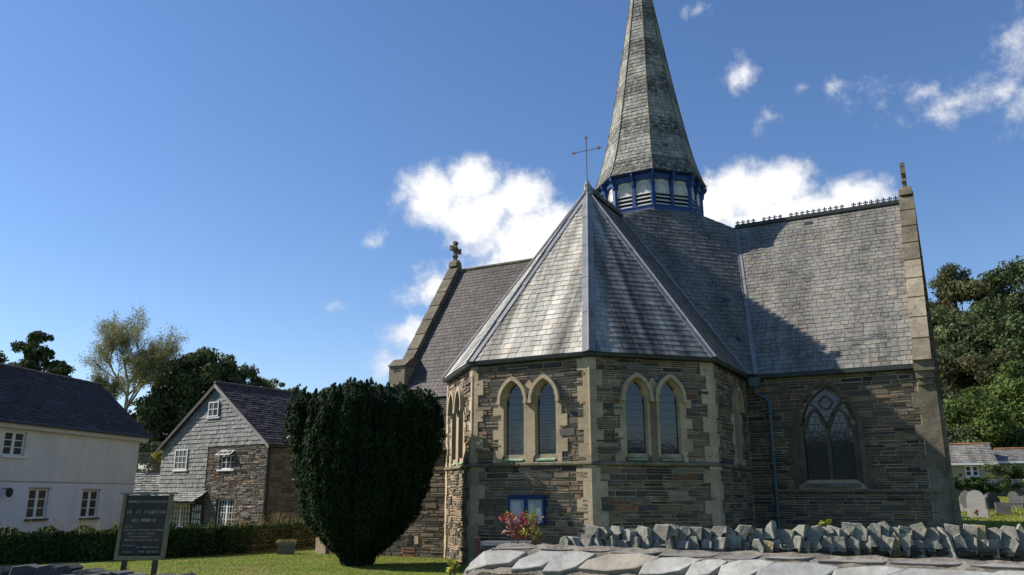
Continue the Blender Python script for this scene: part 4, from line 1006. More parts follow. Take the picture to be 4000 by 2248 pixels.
mb = MB(); mb.tube([SD(.12, 2.1, .07), SD(.12, -1.9, .07)], .05, 8); mb.tube([SD(-.2, 2.12, .22), SD(9, 2.12, .22)], .05, 8); mb.build('downpipe', M['gutter'], sc_)
mb = MB(); K.box(mb, q_(1.35), q_(.85), -.92, -.80, .05, .07, 0, .5); mb.build('name_plaque', M['hung'], sc_)
mb = MB(); q = v(-14.9 * .8, 62 * .8, 0); cw = SD(7.4, 4.62, -2.9); mb.tube([cw - ZUP * .8, cw + ZUP * .02], .16, 8); mb.tube([cw + ZUP * .08, cw + ZUP * .12, cw + ZUP * .2], [.22, .23, .06], 10)
cw_ = mb.build('flue_cowl', M['lead'], sc_)
# low link building and trellis between the cottages
lk = empty('link_building', (-18, 41, -1.9), 'low slate-roofed lean-to between the white and the stone cottage', 'outbuilding')
rf = MB(); slates(rf, [v(-20, 39.6, -.2), v(-16.2, 39.6, -.2), v(-16.5, 41.6, 1.12), v(-20.5, 41.6, 1.12)], .2, (.16, .26), .035, rag=.03, vary=.35); rf.build('roof', [M['hung'], M['under']], lk)
mb = MB(); mb.box(v(-20, 39.8, -2.2), v(3.6, 0, 0), v(0, 1.8, 0), v(0, 0, 1.98)); mb.build('wall', M['mortar'], lk)
tl = empty('trellis_fence', (-18, 41.7, 1.1), 'brown lattice trellis panel above the low slate roof', 'fence')
mb = MB(); x0, x1, z0, z1 = -19.6, -16.9, 1.14, 2.05
for i in range(34):
    for s in (1, -1):
        xa = x0 + i * .105; pts_ = [(xa, z0), (xa + s * .91, z1)]
        xb = pts_[1][0]
        if xb < x0 or xb > x1 or xa > x1: continue
        mb.prism([v(xa - .012, 41.7, z0), v(xa + .012, 41.7, z0), v(xb + .012, 41.7, z1), v(xb - .012, 41.7, z1)], v(0, .012, 0))
mb.build('lattice', M['barklight'], tl)
mb = MB(); mb.box(v(x0, 41.66, z1), v(x1 - x0, 0, 0), v(0, .06, 0), v(0, 0, .06)); mb.box(v(x0, 41.66, z0 - .05), v(x1 - x0, 0, 0), v(0, .06, 0), v(0, 0, .05)); mb.build('rail', M['barklight'], tl)
for xx in (-18.95, -17.75, -17.0): mb = MB(); mb.box(v(xx, 41.64, z0), v(.08, 0, 0), v(0, .08, 0), v(0, 0, .93)); mb.build('post', M['barklight'], tl)
rg = np.random.default_rng(3)
P, Nn, Tn, _ = clumps(rg, (-17.5, 41.5, 1.95), (.55, .2, .45), 12, .2, 90, .2); o = leaves('climber', P, Nn, .06, M['yellow'], None, .6, Tn, rng=rg); tag(rebase(o, (-17.5, 41.5, 1.4)), 'yellow leaved climber growing over the trellis top', 'plant')
P, Nn, Tn, _ = clumps(rg, (-18.6, 43.5, 1.9), (1.6, .6, 1.0), 26, .35, 110, .2); o = leaves('garden_bush', P, Nn, .08, M['hillleaf'], None, .6, Tn, rng=rg); tag(rebase(o, (-18.6, 43.5, .6)), 'green bush behind the trellis between the cottages', 'bush')

# ------------------------------------------------------------------ churchyard hedge wall on the left
hw = empty('churchyard_wall', (-10.5, 26.5, -1.85), 'dark rubble churchyard wall covered with ivy behind the lawn', 'wall')
hp = [(-15.6, 20.4), (-13.7, 22.5), (-11.5, 24.7), (-10.0, 26.4), (-9.0, 28.9), (-7.9, 33.5), (-7.4, 36.0)]
mb = MB(); topz = [-1.03, -1.06, -1.07, -1.04, -1.03, -1.0, -.98]
for i, ((xa, ya), (xb, yb)) in enumerate(zip(hp, hp[1:])):
    a, b = v(xa, ya, 0), v(xb, yb, 0); fr = FR(a, b - a); L_ = (b - a).length; zt_ = topz[i]
    mb.box(fr(0, -2.2, -.4), fr.U * L_, fr.N * .4, ZUP * (zt_ - .06 + 2.2), 1); rubble(mb, fr, lambda z: (0, L_), -2.0, zt_ - .05, nohole, (.05, .1), (.1, .35), k=.85, hh=(.01, .06), pal=[(.12, .10, .075), (.09, .08, .06), (.15, .12, .08)])
    u = 0
    while u < L_:
        w = R.uniform(.12, .3); fr.box(mb, u, u + w - .01, zt_ - .06, zt_ + R.uniform(-.02, .05), -.42, .04, 0, (.10 * R.uniform(.7, 1.3), .095, .075)); u += w
mb.build('wall_body', [M['stone'], M['mortar']], hw)
rg = np.random.default_rng(8); Ps, Ns, Ts = [], [], []
for i, ((xa, ya), (xb, yb)) in enumerate(zip(hp, hp[1:])):
    L_ = math.hypot(xb - xa, yb - ya); dens = (1, 1, 1, .55, .18, .1)[i]; m = int(5200 * L_ / 3 * dens); t = rg.random(m); nx, ny = (yb - ya) / L_, -(xb - xa) / L_
    bulge = .12 + .14 * np.abs(np.sin(t * 9 + i)); z = -1.95 + (.98) * rg.random(m) ** .8; d = bulge * rg.uniform(.4, 1.0, m)
    top = rg.random(m) < .2; z = np.where(top, -1.06 + .12 * rg.random(m) * (1 + np.sin(t * 20)), z); d = np.where(top, rg.uniform(-.4, .15, m), d)
    Ps.append(np.stack([xa + (xb - xa) * t + nx * d, ya + (yb - ya) * t + ny * d, z], 1)); Ns.append(np.stack([np.full(m, nx), np.full(m, ny), np.full(m, .5)], 1) + rg.normal(0, .6, (m, 3))); Ts.append(rg.uniform(.5, 1.6, (m, 1)) * np.ones((1, 3)))
leaves('ivy', np.concatenate(Ps), np.concatenate(Ns), .045, M['ivy'], hw, .8, np.concatenate(Ts), rng=rg)
Ps = []; 
for (xa, ya, n_) in ((-12.8, 23.3, 160), (-12.1, 24.0, 260), (-11.4, 24.7, 300), (-10.9, 25.2, 160), (-9.55, 27.4, 120), (-9.2, 28.3, 200), (-8.9, 29.4, 240), (-8.55, 30.8, 300), (-8.3, 32, 240), (-8.0, 33.0, 120), (-13.6, 22.5, 90), (-14.0, 22.1, 60)):
    Ps.append(np.stack([rg.normal(xa, .22, n_), rg.normal(ya, .25, n_), -1.0 + rg.random(n_) ** 1.5 * .34], 1))
P = np.concatenate(Ps)[::3]; Nn = rg.normal(size=P.shape); Nn[:, 2] *= .1
leaves('dry_grass', P, Nn, .11, M['dryleaf'], hw, .07, rg.uniform(.6, 1.3, (len(P), 1)) * np.ones((1, 3)), 1.5, rng=rg)

# small stone pedestal block on the lawn
bx_ = empty('stone_block', (-7.45, 27.9, ground(-7.45, 27.9)), 'small mossy stone block on the lawn by the hedge wall', 'stone block')
mb = MB(); z = ground(-7.45, 27.9); o = v(-7.45, 27.9, z)
mb.cbox(o + v(0, 0, .14), v(.52, .1, 0), v(-.08, .4, 0), v(0, 0, .32), 0, (.2, .18, .14)); mb.cbox(o + v(0, 0, .34), v(.60, .11, 0), v(-.09, .46, 0), v(0, 0, .09), 0, (.24, .21, .15)); mb.build('block', M['stone'], bx_)
m = 500; P = np.stack([rg.uniform(-7.75, -7.15, m), rg.uniform(27.7, 28.1, m), z + .4 + rg.random(m) * .05], 1); leaves('moss', P, rg.normal(size=P.shape) + np.array([0, 0, 1]), .03, M['dryleaf'], bx_, .6, None, rng=rg)

# lamp head poking out beside the yew
lm = empty('lamp', (-4.7, 23.9, -1.75), 'white lamp head sticking out behind the left side of the yew', 'lamp')
mb = MB(); mb.tube([(-4.7, 23.9, -1.9), (-4.7, 23.9, 1.2), (-4.9, 23.5, 1.55), (-6.0, 22.9, 1.62)], [.04, .035, .03, .025], 8); mb.build('post', M['gutter'], lm)
mb = MB(); mb.tube([(-5.95, 22.9, 1.60), (-6.05, 22.9, 1.60), (-6.2, 22.9, 1.57), (-6.32, 22.9, 1.53), (-6.38, 22.9, 1.50)], [.03, .05, .055, .045, .01], 8); mb.build('head', M['whitewin'], lm)

# ------------------------------------------------------------------ painted sign
sg = empty('church_sign', (-6.1, 14, -1.6), 'tall navy sign board with gold lettering and khaki frame on two posts', 'sign')
SF = FR(v(-6.53, 14.05, 0), v(1, -.05, 0)); tl_ = .045
class Lean:
    def __init__(s, f, k): s.f = f; s.k = k; s.U = f.U; s.N = f.N
    def __call__(s, u, z, h=0): return s.f(u + z * s.k, z, h)
    def box(s, mb, u0, u1, z0, z1, h0, h1, m=0, c=1.0):
        mb.prism([s(u0, z0, h0), s(u1, z0, h0), s(u1, z1, h0), s(u0, z1, h0)], s.N * (h1 - h0), m, c)
SL = Lean(SF, tl_)
mb = MB(); SL.box(mb, .06, .78, -.94, .00, -.02, .01); mb.build('panel', M['signblue'], sg)
mb = MB(); SL.box(mb, 0, .06, -1.0, .02, -.03, .03); SL.box(mb, .78, .84, -1.0, .02, -.03, .03); SL.box(mb, 0, .84, -1.03, -.97, -.031, .031)
mb.build('frame', M['signframe'], sg)
mb = MB(); SL.box(mb, -.05, .89, .02, .05, -.06, .06); mb.build('cap', M['lead'], sg)
for u in (.14, .66): mb = MB(); SL.box(mb, u, u + .07, -1.9, -1.03, -.04, .03); mb.build('post', M['gutter'], sg)
mb = MB(); rr_ = random.Random(3)
for zc, a, b, h in ((-.10, .10, .74, .035), (-.265, .10, .74, .045), (-.40, .20, .60, .05), (-.50, .09, .22, .022), (-.555, .09, .76, .022), (-.61, .16, .62, .022), (-.66, .16, .58, .022), (-.715, .12, .70, .022), (-.80, .09, .30, .018), (-.825, .34, .74, .022), (-.90, .40, .72, .022), (-.905, .12, .28, .018)):
    u = a
    while u < b:   # rows of small worn letter strokes, too blurred to read in the photo
        w = h * rr_.uniform(.5, .85)
        if rr_.random() < .14: u += w * .9; continue
        st = h * .16; k = rr_.random()
        SL.box(mb, u, u + st, zc - h / 2, zc + h / 2, .010, .013)
        if k < .5: SL.box(mb, u + w - st, u + w, zc - h / 2, zc + h / 2, .010, .013)
        if k > .25: SL.box(mb, u + st, u + w - st, zc + h / 2 - st, zc + h / 2, .010, .013)
        if k > .45: SL.box(mb, u + st, u + w - st, zc - h / 2, zc - h / 2 + st, .010, .013)
        if k < .7: SL.box(mb, u + st, u + w - st, zc - st / 2, zc + st / 2, .010, .013)
        u += w + h * .18
mb.build('lettering', M['gold'], sg)

# ------------------------------------------------------------------ boundary walls
def shard(mb, base, U, N, w, h, d, lean, c, rnd=R, kind=None):
    # an upright split slate: irregular outline in (U,Z), thickness along N
    k = rnd.randint(0, 3) if kind is None else kind; j = lambda s: rnd.uniform(-s, s)
    SH = ([(-.5, 0), (.45, .02), (.5, .75), (.1, 1.0), (-.4, .85)], [(-.42, 0), (.5, 0), (.42, .95), (-.1, 1.0), (-.5, .6)], [(-.5, .05), (.35, 0), (.52, .55), (.2, .98), (-.25, 1.0)], [(-.38, 0), (.40, .05), (.5, .9), (-.48, 1.0), (-.5, .5)],
          [(-.15, 0), (.2, .0), (.3, .45), (.62, .55), (.45, .95), (-.3, 1.0), (-.6, .6), (-.3, .45)], [(-.1, 0), (.3, .1), (.6, .7), (.3, 1.0), (-.55, .85), (-.4, .4)], [(-.6, .0), (.55, .1), (.3, .5), (.05, 1.0), (-.25, .8)], [(-.5, .1), (-.1, 0), (.15, .35), (.5, .2), (.6, .8), (.2, .92), (-.4, 1.0)])
    if kind is None: k = rnd.randint(0, 7)
    o = SH[k]
    pts = [((a + j(.07)) * w + lean * b * h, max(0, b + j(.06)) * h) for a, b in o]
    F = [base + U * a + ZUP * b + N * (d / 2 - .12 * b) for a, b in pts]; cx = sum((p for p in F), v(0, 0, 0)) / len(F)
    Bk = [p - N * d + (cx - p) * .12 for p in F]; Fr = [p + (cx - p) * .07 + N * (d * .08 + j(.012)) for p in F]
    n = len(F); mb.poly(Fr, 0, c)
    for i in range(n): mb.poly([F[i], F[(i + 1) % n], Fr[(i + 1) % n], Fr[i]], 0, c); mb.poly([Bk[i], Bk[(i + 1) % n], F[(i + 1) % n], F[i]], 0, c)
    mb.poly(list(reversed(Bk)), 0, c)
bwall = empty('boundary_wall', (3.5, 10.2, -1.55), 'far boundary wall topped with ragged upright slate coping stones', 'wall')
BW = FR(v(.55, 10.0, 0), v(1, 0, 0)); mb = MB()
mb.box(BW(0, -1.9, -.42), BW.U * 6.9, BW.N * .38, ZUP * 1.32, 1); rubble(mb, FR(v(.55, 9.96, 0), v(1, 0, 0)), lambda z: (0, 6.9), -1.6, -.6, nohole, (.05, .1), (.1, .3), k=.55)  # body stones toned down: shade below the coping painted into them
mb.build('wall_body', [M['stone'], M['wallmortar']], bwall)
rs = random.Random(21)
def ctint(rs, warm=.12):
    if rs.random() < warm: k = rs.uniform(.8, 1.1); return (1.35 * k, 1.12 * k, .75 * k)
    k = rs.uniform(.82, 1.12); return (k, k, k * rs.uniform(.94, 1.0))
for row, (zb, hmin, hmax, hh_) in enumerate(((-.72, .22, .28, .02), (-.53, .15, .22, -.03))):
    u = .0 if row == 0 else .35
    while u < 6.8:
        w = rs.uniform(.10, .165) if row == 0 else rs.uniform(.11, .18); mb = MB(); yw_ = rs.uniform(-.75, -.3); U_ = Matrix.Rotation(yw_, 3, 'Z') @ BW.U; N2 = U_.cross(ZUP)
        shard(mb, BW(u + w / 2, zb + rs.uniform(-.02, .03), hh_ - .05), U_, N2, w * 1.18, rs.uniform(hmin, hmax), rs.uniform(.10, .18), rs.uniform(-.2, .2), ctint(rs, .07), rs); mb.build('coping_stone', M['copestone'], bwall)
        u += w + rs.uniform(-.01, .03)
# near wall
nwall = empty('roadside_wall', (1.8, 6.6, -1.45), 'nearest roadside wall capped with large flat slanting pale slabs', 'wall')
NA, NB_ = v(-.42, 7.72, 0), v(4.5, 4.72, 0); NW = FR(NA, NB_ - NA); NL = (NB_ - NA).length
prof = [(-.38, -.52), (-.32, -.45), (-.24, -.424), (-.14, -.438), (0, -.478), (.10, -.54), (.18, -.61), (.21, -.645), (.19, -.70), (.19, -1.9)]
mb = MB(); us = np.linspace(0, NL, 60); rn = random.Random(5); jit = {}
for i, u in enumerate(us):
    e = max(0, 1 - u / .35); 
    for j, (h_, z_) in enumerate(prof): jit[i, j] = NW(u + (rn.uniform(-.02, .02)), z_ - e * e * .16 + rn.uniform(-.012, .012) * (j < 8), h_ * (1 - .35 * e * e) + rn.uniform(-.01, .01))
for i in range(59):
    for j in range(len(prof) - 1): mb.poly([jit[i, j], jit[i, j + 1], jit[i + 1, j + 1], jit[i + 1, j]], 1)
mb.poly([jit[0, j] for j in range(len(prof))], 1)
rubble(mb, FR(NW(0, 0, .19), NW.U), lambda z: (.1, NL), -1.4, -.68, nohole, (.06, .14), (.15, .5), k=1.6, hh=(.01, .05), pal=[(.2, .18, .15), (.16, .15, .13), (.24, .2, .15), (.14, .13, .12)])
mb.build('wall_body', [M['stone'], M['wallmortar']], nwall)
def slab(mb, poly, c, th=.035, lift=.0):   # poly in (u, s): s = distance down the front slope
    def pt(u, s, e=0):
        # follow the rounded cap: s 0..1 runs from crest to lower lip
        hh = -.02 + .20 * s; zz = -.470 - .075 * s - .07 * s * s; e0 = max(0, 1 - u / .35)
        n = (NW.N * .55 + ZUP * .83).normalized(); return NW(u, zz - e0 * e0 * .16, hh * (1 - .3 * e0 * e0)) + n * (e + lift)
    top = [pt(u, s, th) for u, s in poly]; cu = sum(p[0] for p in poly) / len(poly); cs_ = sum(p[1] for p in poly) / len(poly)
    top2 = [pt(cu + (u - cu) * .955, cs_ + (s - cs_) * .94, th + .004) for u, s in poly]; bot = [pt(u, s, -.03) for u, s in poly]; n = len(poly)
    mb.poly(top2, 0, c)
    for i in range(n): mb.poly([top[i], top[(i + 1) % n], top2[(i + 1) % n], top2[i]], 0, c); mb.poly([bot[i], bot[(i + 1) % n], top[(i + 1) % n], top[i]], 0, c)
u = .10; rs = random.Random(17); k = 0
while u < NL - .3:
    w = rs.choice((.20, .26, .32, .40, .48)) * rs.uniform(.9, 1.15); sl = rs.uniform(.06, .2); t0 = rs.uniform(.12, .32); t1 = rs.uniform(.92, 1.08); j = lambda s=.03: rs.uniform(-s, s)
    poly = [(u + j(), t1 + j(.06)), (u + w * .55 + j(), t1 + j(.05)), (u + w - .01 + j(.01), t1 - .12 + j(.06)), (u + w + sl + j(), t0 + .10 + j()), (u + w * .6 + sl, t0 + j(.06)), (u + sl + .02, t0 + .04 + j(.04)), (u - .01 + sl * .3, .6 + j(.1))]
    q = rs.random(); c = (1.12, 1.02, .88) if q < .12 else ((.92, .94, .96) if q < .55 else (1.05, 1.05, 1.03)); g = rs.uniform(.85, 1.15); c = tuple(x * g for x in c)
    mb = MB(); slab(mb, poly, c); mb.build('coping_slab', M['copeslab'], nwall); u += w + rs.uniform(.005, .04)
u = .25
while u < NL - .4:
    w = rs.uniform(.18, .45); mb = MB(); a = rs.uniform(-1.1, -.55); b = rs.uniform(-.2, .1); g = rs.uniform(.6, .85)
    slab(mb, [(u, b), (u + w * .7, b + .02), (u + w, b - .06), (u + w + .06, a + .1), (u + .12, a)], (g, g * .97, g * .9), .018, -.006); mb.build('crest_slab', M['copeslab'], nwall); u += w + rs.uniform(.03, .12)
# left wall with dark coping
lwall = empty('left_boundary_wall', (-3.9, 6.6, -1.45), 'shaded boundary wall with dark lumpy coping stones at the lower left', 'wall')
LW = FR(v(-5.2, 7.15, 0), v(2.75, -.62, 0)); mb = MB(); mb.box(LW(0, -1.9, -.4), LW.U * 2.62, LW.N * .4, ZUP * 1.22, 1); mb.build('wall_body', [M['stone'], M['wallmortar']], lwall)
rs = random.Random(9); u = 0
while u < 2.6:
    w = rs.uniform(.12, .22); mb = MB(); U_ = Matrix.Rotation(rs.uniform(-.3, .6), 3, 'Z') @ LW.U
    hgt = rs.uniform(.10, .17) * (1 if u < 1.85 else .6); shard(mb, LW(u + w / 2, -.69, -.12), U_, U_.cross(ZUP), w * 1.15, hgt + .02, .2, rs.uniform(-.1, .5), ctint(rs, 0), rs, kind=rs.choice((0, 2))); mb.build('coping_stone', M['darkcope'], lwall); u += w + rs.uniform(0, .03)
u = .1
while u < 2.5:
    w = rs.uniform(.10, .18); mb = MB(); shard(mb, LW(u + w / 2, -.71, .06), LW.U, LW.N, w * 1.2, rs.uniform(.07, .12), .12, rs.uniform(-.1, .5), ctint(rs, 0), rs, kind=2); mb.build('coping_stone', M['darkcope'], lwall); u += w * 1.3

# ------------------------------------------------------------------ parked car at the lower left corner
car = empty('parked_car', (-3.2, 4.0, -1.36), 'dark parked car, only its glossy roof edge showing at the bottom left', 'car')
CY = 3.55
def ext(mb, pr, y0, y1, c=1.0, m=0, ins=0.0): mb.prism([v(x, y0, z) for x, z in pr], v(0, y1 - y0, 0), m, c)
x0 = -5.9
mb = MB(); ext(mb, [(x0, -1.05), (x0 + .05, -.75), (x0 + .9, -.62), (x0 + 3.9, -.62), (x0 + 4.1, -.8), (x0 + 4.1, -1.15), (x0, -1.15)], CY - .85, CY + .85); mb.build('body', M['carpaint'], car)
mb = MB()
rp = [(x0 + 1.5, -.35), (x0 + 1.9, -.305), (x0 + 2.6, -.29), (x0 + 3.1, -.30), (x0 + 3.28, -.325), (x0 + 3.32, -.36)]
rows = [[(v(x, CY + yy * (1 if abs(yy) < .5 else .98), z - .05 * (abs(yy) / .62) ** 2.5)) for x, z in rp] for yy in (-.62, -.5, -.25, 0, .25, .5, .62)]
for a, b in zip(rows, rows[1:]):
    for i in range(len(rp) - 1): mb.poly([a[i], a[i + 1], b[i + 1], b[i]])
mb.build('roof', M['carpaint'], car, smooth=True)
mb = MB(); ext(mb, [(x0 + .95, -.62), (x0 + 3.75, -.62), (x0 + 3.28, -.38), (x0 + 1.5, -.38)], CY - .64, CY + .64); mb.build('window', M['glass'], car)
for wx in (x0 + .8, x0 + 3.3):
    for wy in (CY - .85, CY + .7): mb = MB(); mb.tube([(wx, wy, -1.06), (wx, wy + .15, -1.06)], .30, 18); mb.build('wheel', M['rubber'], car)

# ------------------------------------------------------------------ shrub, plants and bench by the apse
def tuft(name, label, c_, r_, n, mats, leaf, seed, asp=.5):
    rg = np.random.default_rng(seed); t = empty(name, (c_[0], c_[1], c_[2] - r_[2]), label, 'shrub'); 
    for i, m_ in enumerate(mats):
        P, Nn, Tn, cs = clumps(rg, c_, r_, n, min(r_) * .45, 26, .2); leaves(('foliage', 'red_foliage', 'pink_foliage')[i], P, Nn, leaf, m_, t, asp, Tn, rng=rg)
    mb = MB()
    for q in cs: mb.tube([(c_[0] + rg.normal(0, .05), c_[1], c_[2] - r_[2] * 1.3 - .3), tuple(q)], .008, 4)
    mb.build('stem', M['bark'], t); return t
tuft('shrub', 'red and yellow-green leaved shrub below the blue notice board', (.20, 12.5, -.42), (.36, .25, .28), 8, [M['yellow'], M['red'], M['pink']], .032, 1)
tuft('small_plant', 'bright green seedling beside the left end of the near wall', (-.58, 8.0, -.66), (.09, .08, .10), 4, [M['yellow']], .035, 2)
tuft('red_plant', 'small clump of dark red leaves behind the far wall coping', (1.05, 11.2, -.42), (.16, .12, .1), 5, [M['red']], .03, 3)
tuft('yellow_plant', 'small yellow flower clump behind the middle of the far wall', (4.05, 10.9, -.37), (.10, .08, .07), 4, [M['yellow']], .03, 4)
be = empty('bench', (-.3, 14.0, -1.6), 'weathered wooden bench with sunlit top rail behind the near wall', 'bench')
mb = MB(); mb.box(v(-.52, 14.0, -.80), v(.85, -.02, 0), v(0, .05, 0), v(0, 0, .07)); mb.build('top_rail', M['plank'], be)
mb = MB(); mb.box(v(-.52, 14.02, -1.08), v(.85, -.02, 0), v(0, .03, 0), v(0, 0, .22)); mb.build('backrest', M['wood'], be)
mb = MB(); mb.box(v(-.55, 13.55, -1.2), v(.9, -.02, 0), v(0, .42, 0), v(0, 0, .04)); mb.build('seat', M['wood'], be)
for x_ in (-.62, .32):
    mb = MB(); mb.box(v(x_, 13.98, -1.75), v(.09, 0, 0), v(0, .08, 0), v(0, 0, 1.08)); mb.build('leg', M['wood'], be)
    mb = MB(); mb.box(v(x_, 13.52, -1.75), v(.07, 0, 0), v(0, .07, 0), v(0, 0, .6)); mb.build('leg', M['wood'], be)

# ------------------------------------------------------------------ churchyard headstones
def headstone(label, x, y, w, h, kind, m, lean=0.0, yaw=.25, th=.12, plinth=None):
    z = ground(x, y); g = empty('headstone', (x, y, z), label, 'headstone', 'headstones in the churchyard'); U_ = v(math.cos(yaw), -math.sin(yaw), 0)
    fr = Lean(FR(v(x, y, 0) - U_ * w / 2 - U_ * z * lean, U_), lean)
    if kind == 'round': o = [(0, 0), (w, 0), (w, h - w * .5)] + [(w / 2 + w / 2 * math.cos(a), h - w * .5 + w / 2 * math.sin(a)) for a in np.linspace(.15, math.pi - .15, 9)] + [(0, h - w * .5)]
    elif kind == 'gothic': o = [(0, 0), (w, 0)] + [p for p in reversed(arch(w / 2, w / 2, 0, h * .68, h, 7)[1:-1])]
    elif kind == 'shoulder': o = [(0, 0), (w, 0), (w, h * .72), (w * .86, h * .76)] + [(w / 2 + w * .34 * math.cos(a), h * .80 + h * .2 * math.sin(a)) for a in np.linspace(.0, math.pi, 8)] + [(w * .14, h * .76), (0, h * .72)]
    else: o = [(0, 0), (w, 0), (w, h), (0, h)]
    mb = MB(); P = [fr(a, z - .1 + b) for a, b in o]; mb.prism(P, -fr.N * th, 0, R.uniform(.9, 1.1)); mb.build('stone', m, g)
    if plinth: mb = MB(); f2 = FR(v(x, y, 0) - U_ * w * .62, U_); f2.box(mb, 0, w * 1.24, z - .1, z + .14, -th - .08, .08); mb.build('plinth', plinth, g)
    return g
headstone('pale granite round-topped headstone in front of the others', 21.66, 39.0, .78, 1.2, 'round', M['granite'], 0, .72, .14)
s_ = headstone('low pale granite kerb headstone with a posy in front', 20.95, 37.7, .84, .46, 'flat', M['granite'], 0, .72, .12)
headstone('tall dark grey pointed headstone on a pink plinth', 23.0, 42.3, .60, 1.12, 'gothic', M['darkstone'], .03, .72, .1, M['pinkstone'])
headstone('black leaning headstone with a domed top', 25.2, 43.6, .78, .98, 'shoulder', M['blackstone'], -.12, -.2, .12)
headstone('dark grey shouldered headstone near the right edge', 27.55, 45.8, .52, 1.0, 'round', M['darkstone'], -.02, .72, .1)
headstone('small square-shouldered headstone touching the dark grey one', 28.0, 46.0, .32, .75, 'flat', M['darkstone'], .0, .72, .1)
headstone('low rectangular block headstone on the right', 23.1, 39.3, .62, .62, 'flat', M['darkstone'], -.03, .45, .42)
headstone('pale narrow headstone half hidden by the church gable', 22.6, 43.6, .42, 1.0, 'gothic', M['granite'], -.05, .6, .1)
headstone('small grey headstone behind the pale granite one', 26.6, 47.5, .5, .75, 'round', M['darkstone'], .1, .5, .1)
headstone('small pinkish round headstone left of the black one', 27.6, 48.3, .34, .8, 'round', M['pinkstone'], 0, .2, .1)
headstone('tall pale headstone cut by the right edge', 29.1, 46.3, .42, 1.35, 'flat', M['granite'], 0, .72, .1)
headstone('short white headstone low beside the church gable', 22.3, 41.6, .36, .45, 'flat', M['granite'], -.25, .7, .12)
headstone('tiny fallen kerb stone in the grass near the gable', 20.1, 37.2, .3, .2, 'flat', M['darkstone'], 0, .3, .3)
tuft('posy', 'small bunch of dried flowers against the low granite headstone', (20.75, 37.45, -.72), (.14, .1, .13), 4, [M['dryleaf'], M['red']], .035, 6)
gr = empty('grave_rail', (24.9, 40.3, -.8), 'low iron rail fence around a grave at the right edge', 'rail'); mb = MB(); z = ground(25, 40.4)
mb.tube([(24.0, 40.3, z + .42), (26.2, 40.3, z + .44)], .02, 6); mb.build('rail', M['gutter'], gr)
for x_ in (24.3, 25.1, 25.9): mb = MB(); mb.tube([(x_, 40.3, z - .05), (x_, 40.3, z + .43)], .025, 6); mb.build('post', M['granite'], gr)
# churchyard back wall
cw = empty('graveyard_wall', (36, 58, .3), 'low mossy rubble wall behind the headstones', 'wall'); CWF = FR(v(28, 57.0, 0), v(1, .02, 0)); mb = MB(); 
mb.box(CWF(0, -.8, -.5), CWF.U * 22, CWF.N * .45, ZUP * 1.85, 1); rubble(mb, CWF, lambda z: (0, 22), -.3, 1.1, nohole, (.1, .22), (.2, .5), k=1.9, hh=(.03, .12), gap=.04, pal=[(.2, .19, .17), (.15, .14, .13), (.12, .13, .08), (.28, .27, .25)]); mb.build('wall_body', [M['stone'], M['mortar']], cw)
rg = np.random.default_rng(14); Ps, Ns, Ts = [], [], []
for i in range(46):
    x_ = rg.uniform(29, 46); P, Nn, Tn, _ = clumps(rg, (x_, 56.8 + rg.uniform(-.2, .1), rg.uniform(.4, 1.25)), (.5, .25, .22), 5, .2, 50, .2); Ps.append(P); Ns.append(Nn); Ts.append(Tn)
leaves('ivy', np.concatenate(Ps), np.concatenate(Ns), .07, M['ivy'], cw, .7, np.concatenate(Ts) * 1.6, rng=rg)
for i, (x_, z_, rx, rz, m_, lb) in enumerate(((34.2, 1.6, 1.0, .75, 'palebush', 'pale flowering bush beside the aerial mast of the bungalow'), (35.6, 1.5, .9, .7, 'ivy', 'dark shrub in front of the right bungalow wall'), (30.3, 1.4, .5, .7, 'yellow', 'yellow green shrub just right of the church gable'))):
    rg = np.random.default_rng(60 + i); P, Nn, Tn, _ = clumps(rg, (x_, 58.2, z_), (rx, .5, rz), 16, .3, 90, .2); o = leaves('shrub', P, Nn, .08, M[m_], None, .6, Tn, rng=rg); tag(rebase(o, (x_, 58.2, z_ - rz)), lb, 'shrub')
# bungalows
def bungalow(label, x0, x1, yf, ze_, zr_, depth, wins=(), hipl=False, gab=0):
    b = empty('bungalow', ((x0 + x1) / 2, yf, .4), label, 'house'); fr = FR(v(x0, yf, 0), v(.93, -.37, 0)); L_ = (x1 - x0) / .93
    mb = MB(); stripwall(mb, fr, (0, L_), sorted({-.5, ze_} | {w[2] for w in wins} | {w[3] for w in wins}), lambda z: [(w[0], w[1]) for w in wins if w[2] < z < w[3]], 0)
    for e in (0, L_): mb.poly([fr(e, -.5, 0), fr(e, ze_, 0), fr(e, zr_ - .05, -depth / 2), fr(e, ze_, -depth), fr(e, -.5, -depth)], 0)
    mb.build('wall', M['buffrender'], b)
    for w in wins: window(b, fr, *w, 2, 2, .08, True, .08, .05, cas=True)
    mb = MB(); o = .3; l_ = .9 if hipl else 0
    e0, e1 = fr(-o, ze_ - .02, .3), fr(L_ + o, ze_ - .02, .3); r1 = fr(L_ + o, zr_, -depth / 2); r0 = fr(-o + l_, zr_, -depth / 2)
    slates(mb, [e0, e1, r1, r0], .3, (.25, .4), .03, vary=.2); mb.poly([r0, r1, fr(L_ + o, ze_, -depth - .3), fr(-o, ze_, -depth - .3)], 0)
    if hipl: mb.poly([e0, r0, fr(-o, ze_, -depth - .3)], 0)
    mb.build('roof', [M['slate'], M['under']], b)
    mb = MB(); fr.box(mb, -.3, L_ + .3, ze_ - .2, ze_ - .03, .2, .33); mb.build('fascia', M['whitewin'], b)
    mb = MB(); mb.tube([r0 + ZUP * .03, r1 + ZUP * .03], .1, 6, 0, (1.6, .9, .5)); mb.build('ridge_tile', M['ashlar_old'], b)
    return b
b1 = bungalow('left bungalow with a white window behind the churchyard', 30.8, 36.55, 65, 2.46, 3.95, 5.0, ((4.25, 5.15, 1.42, 2.22),))
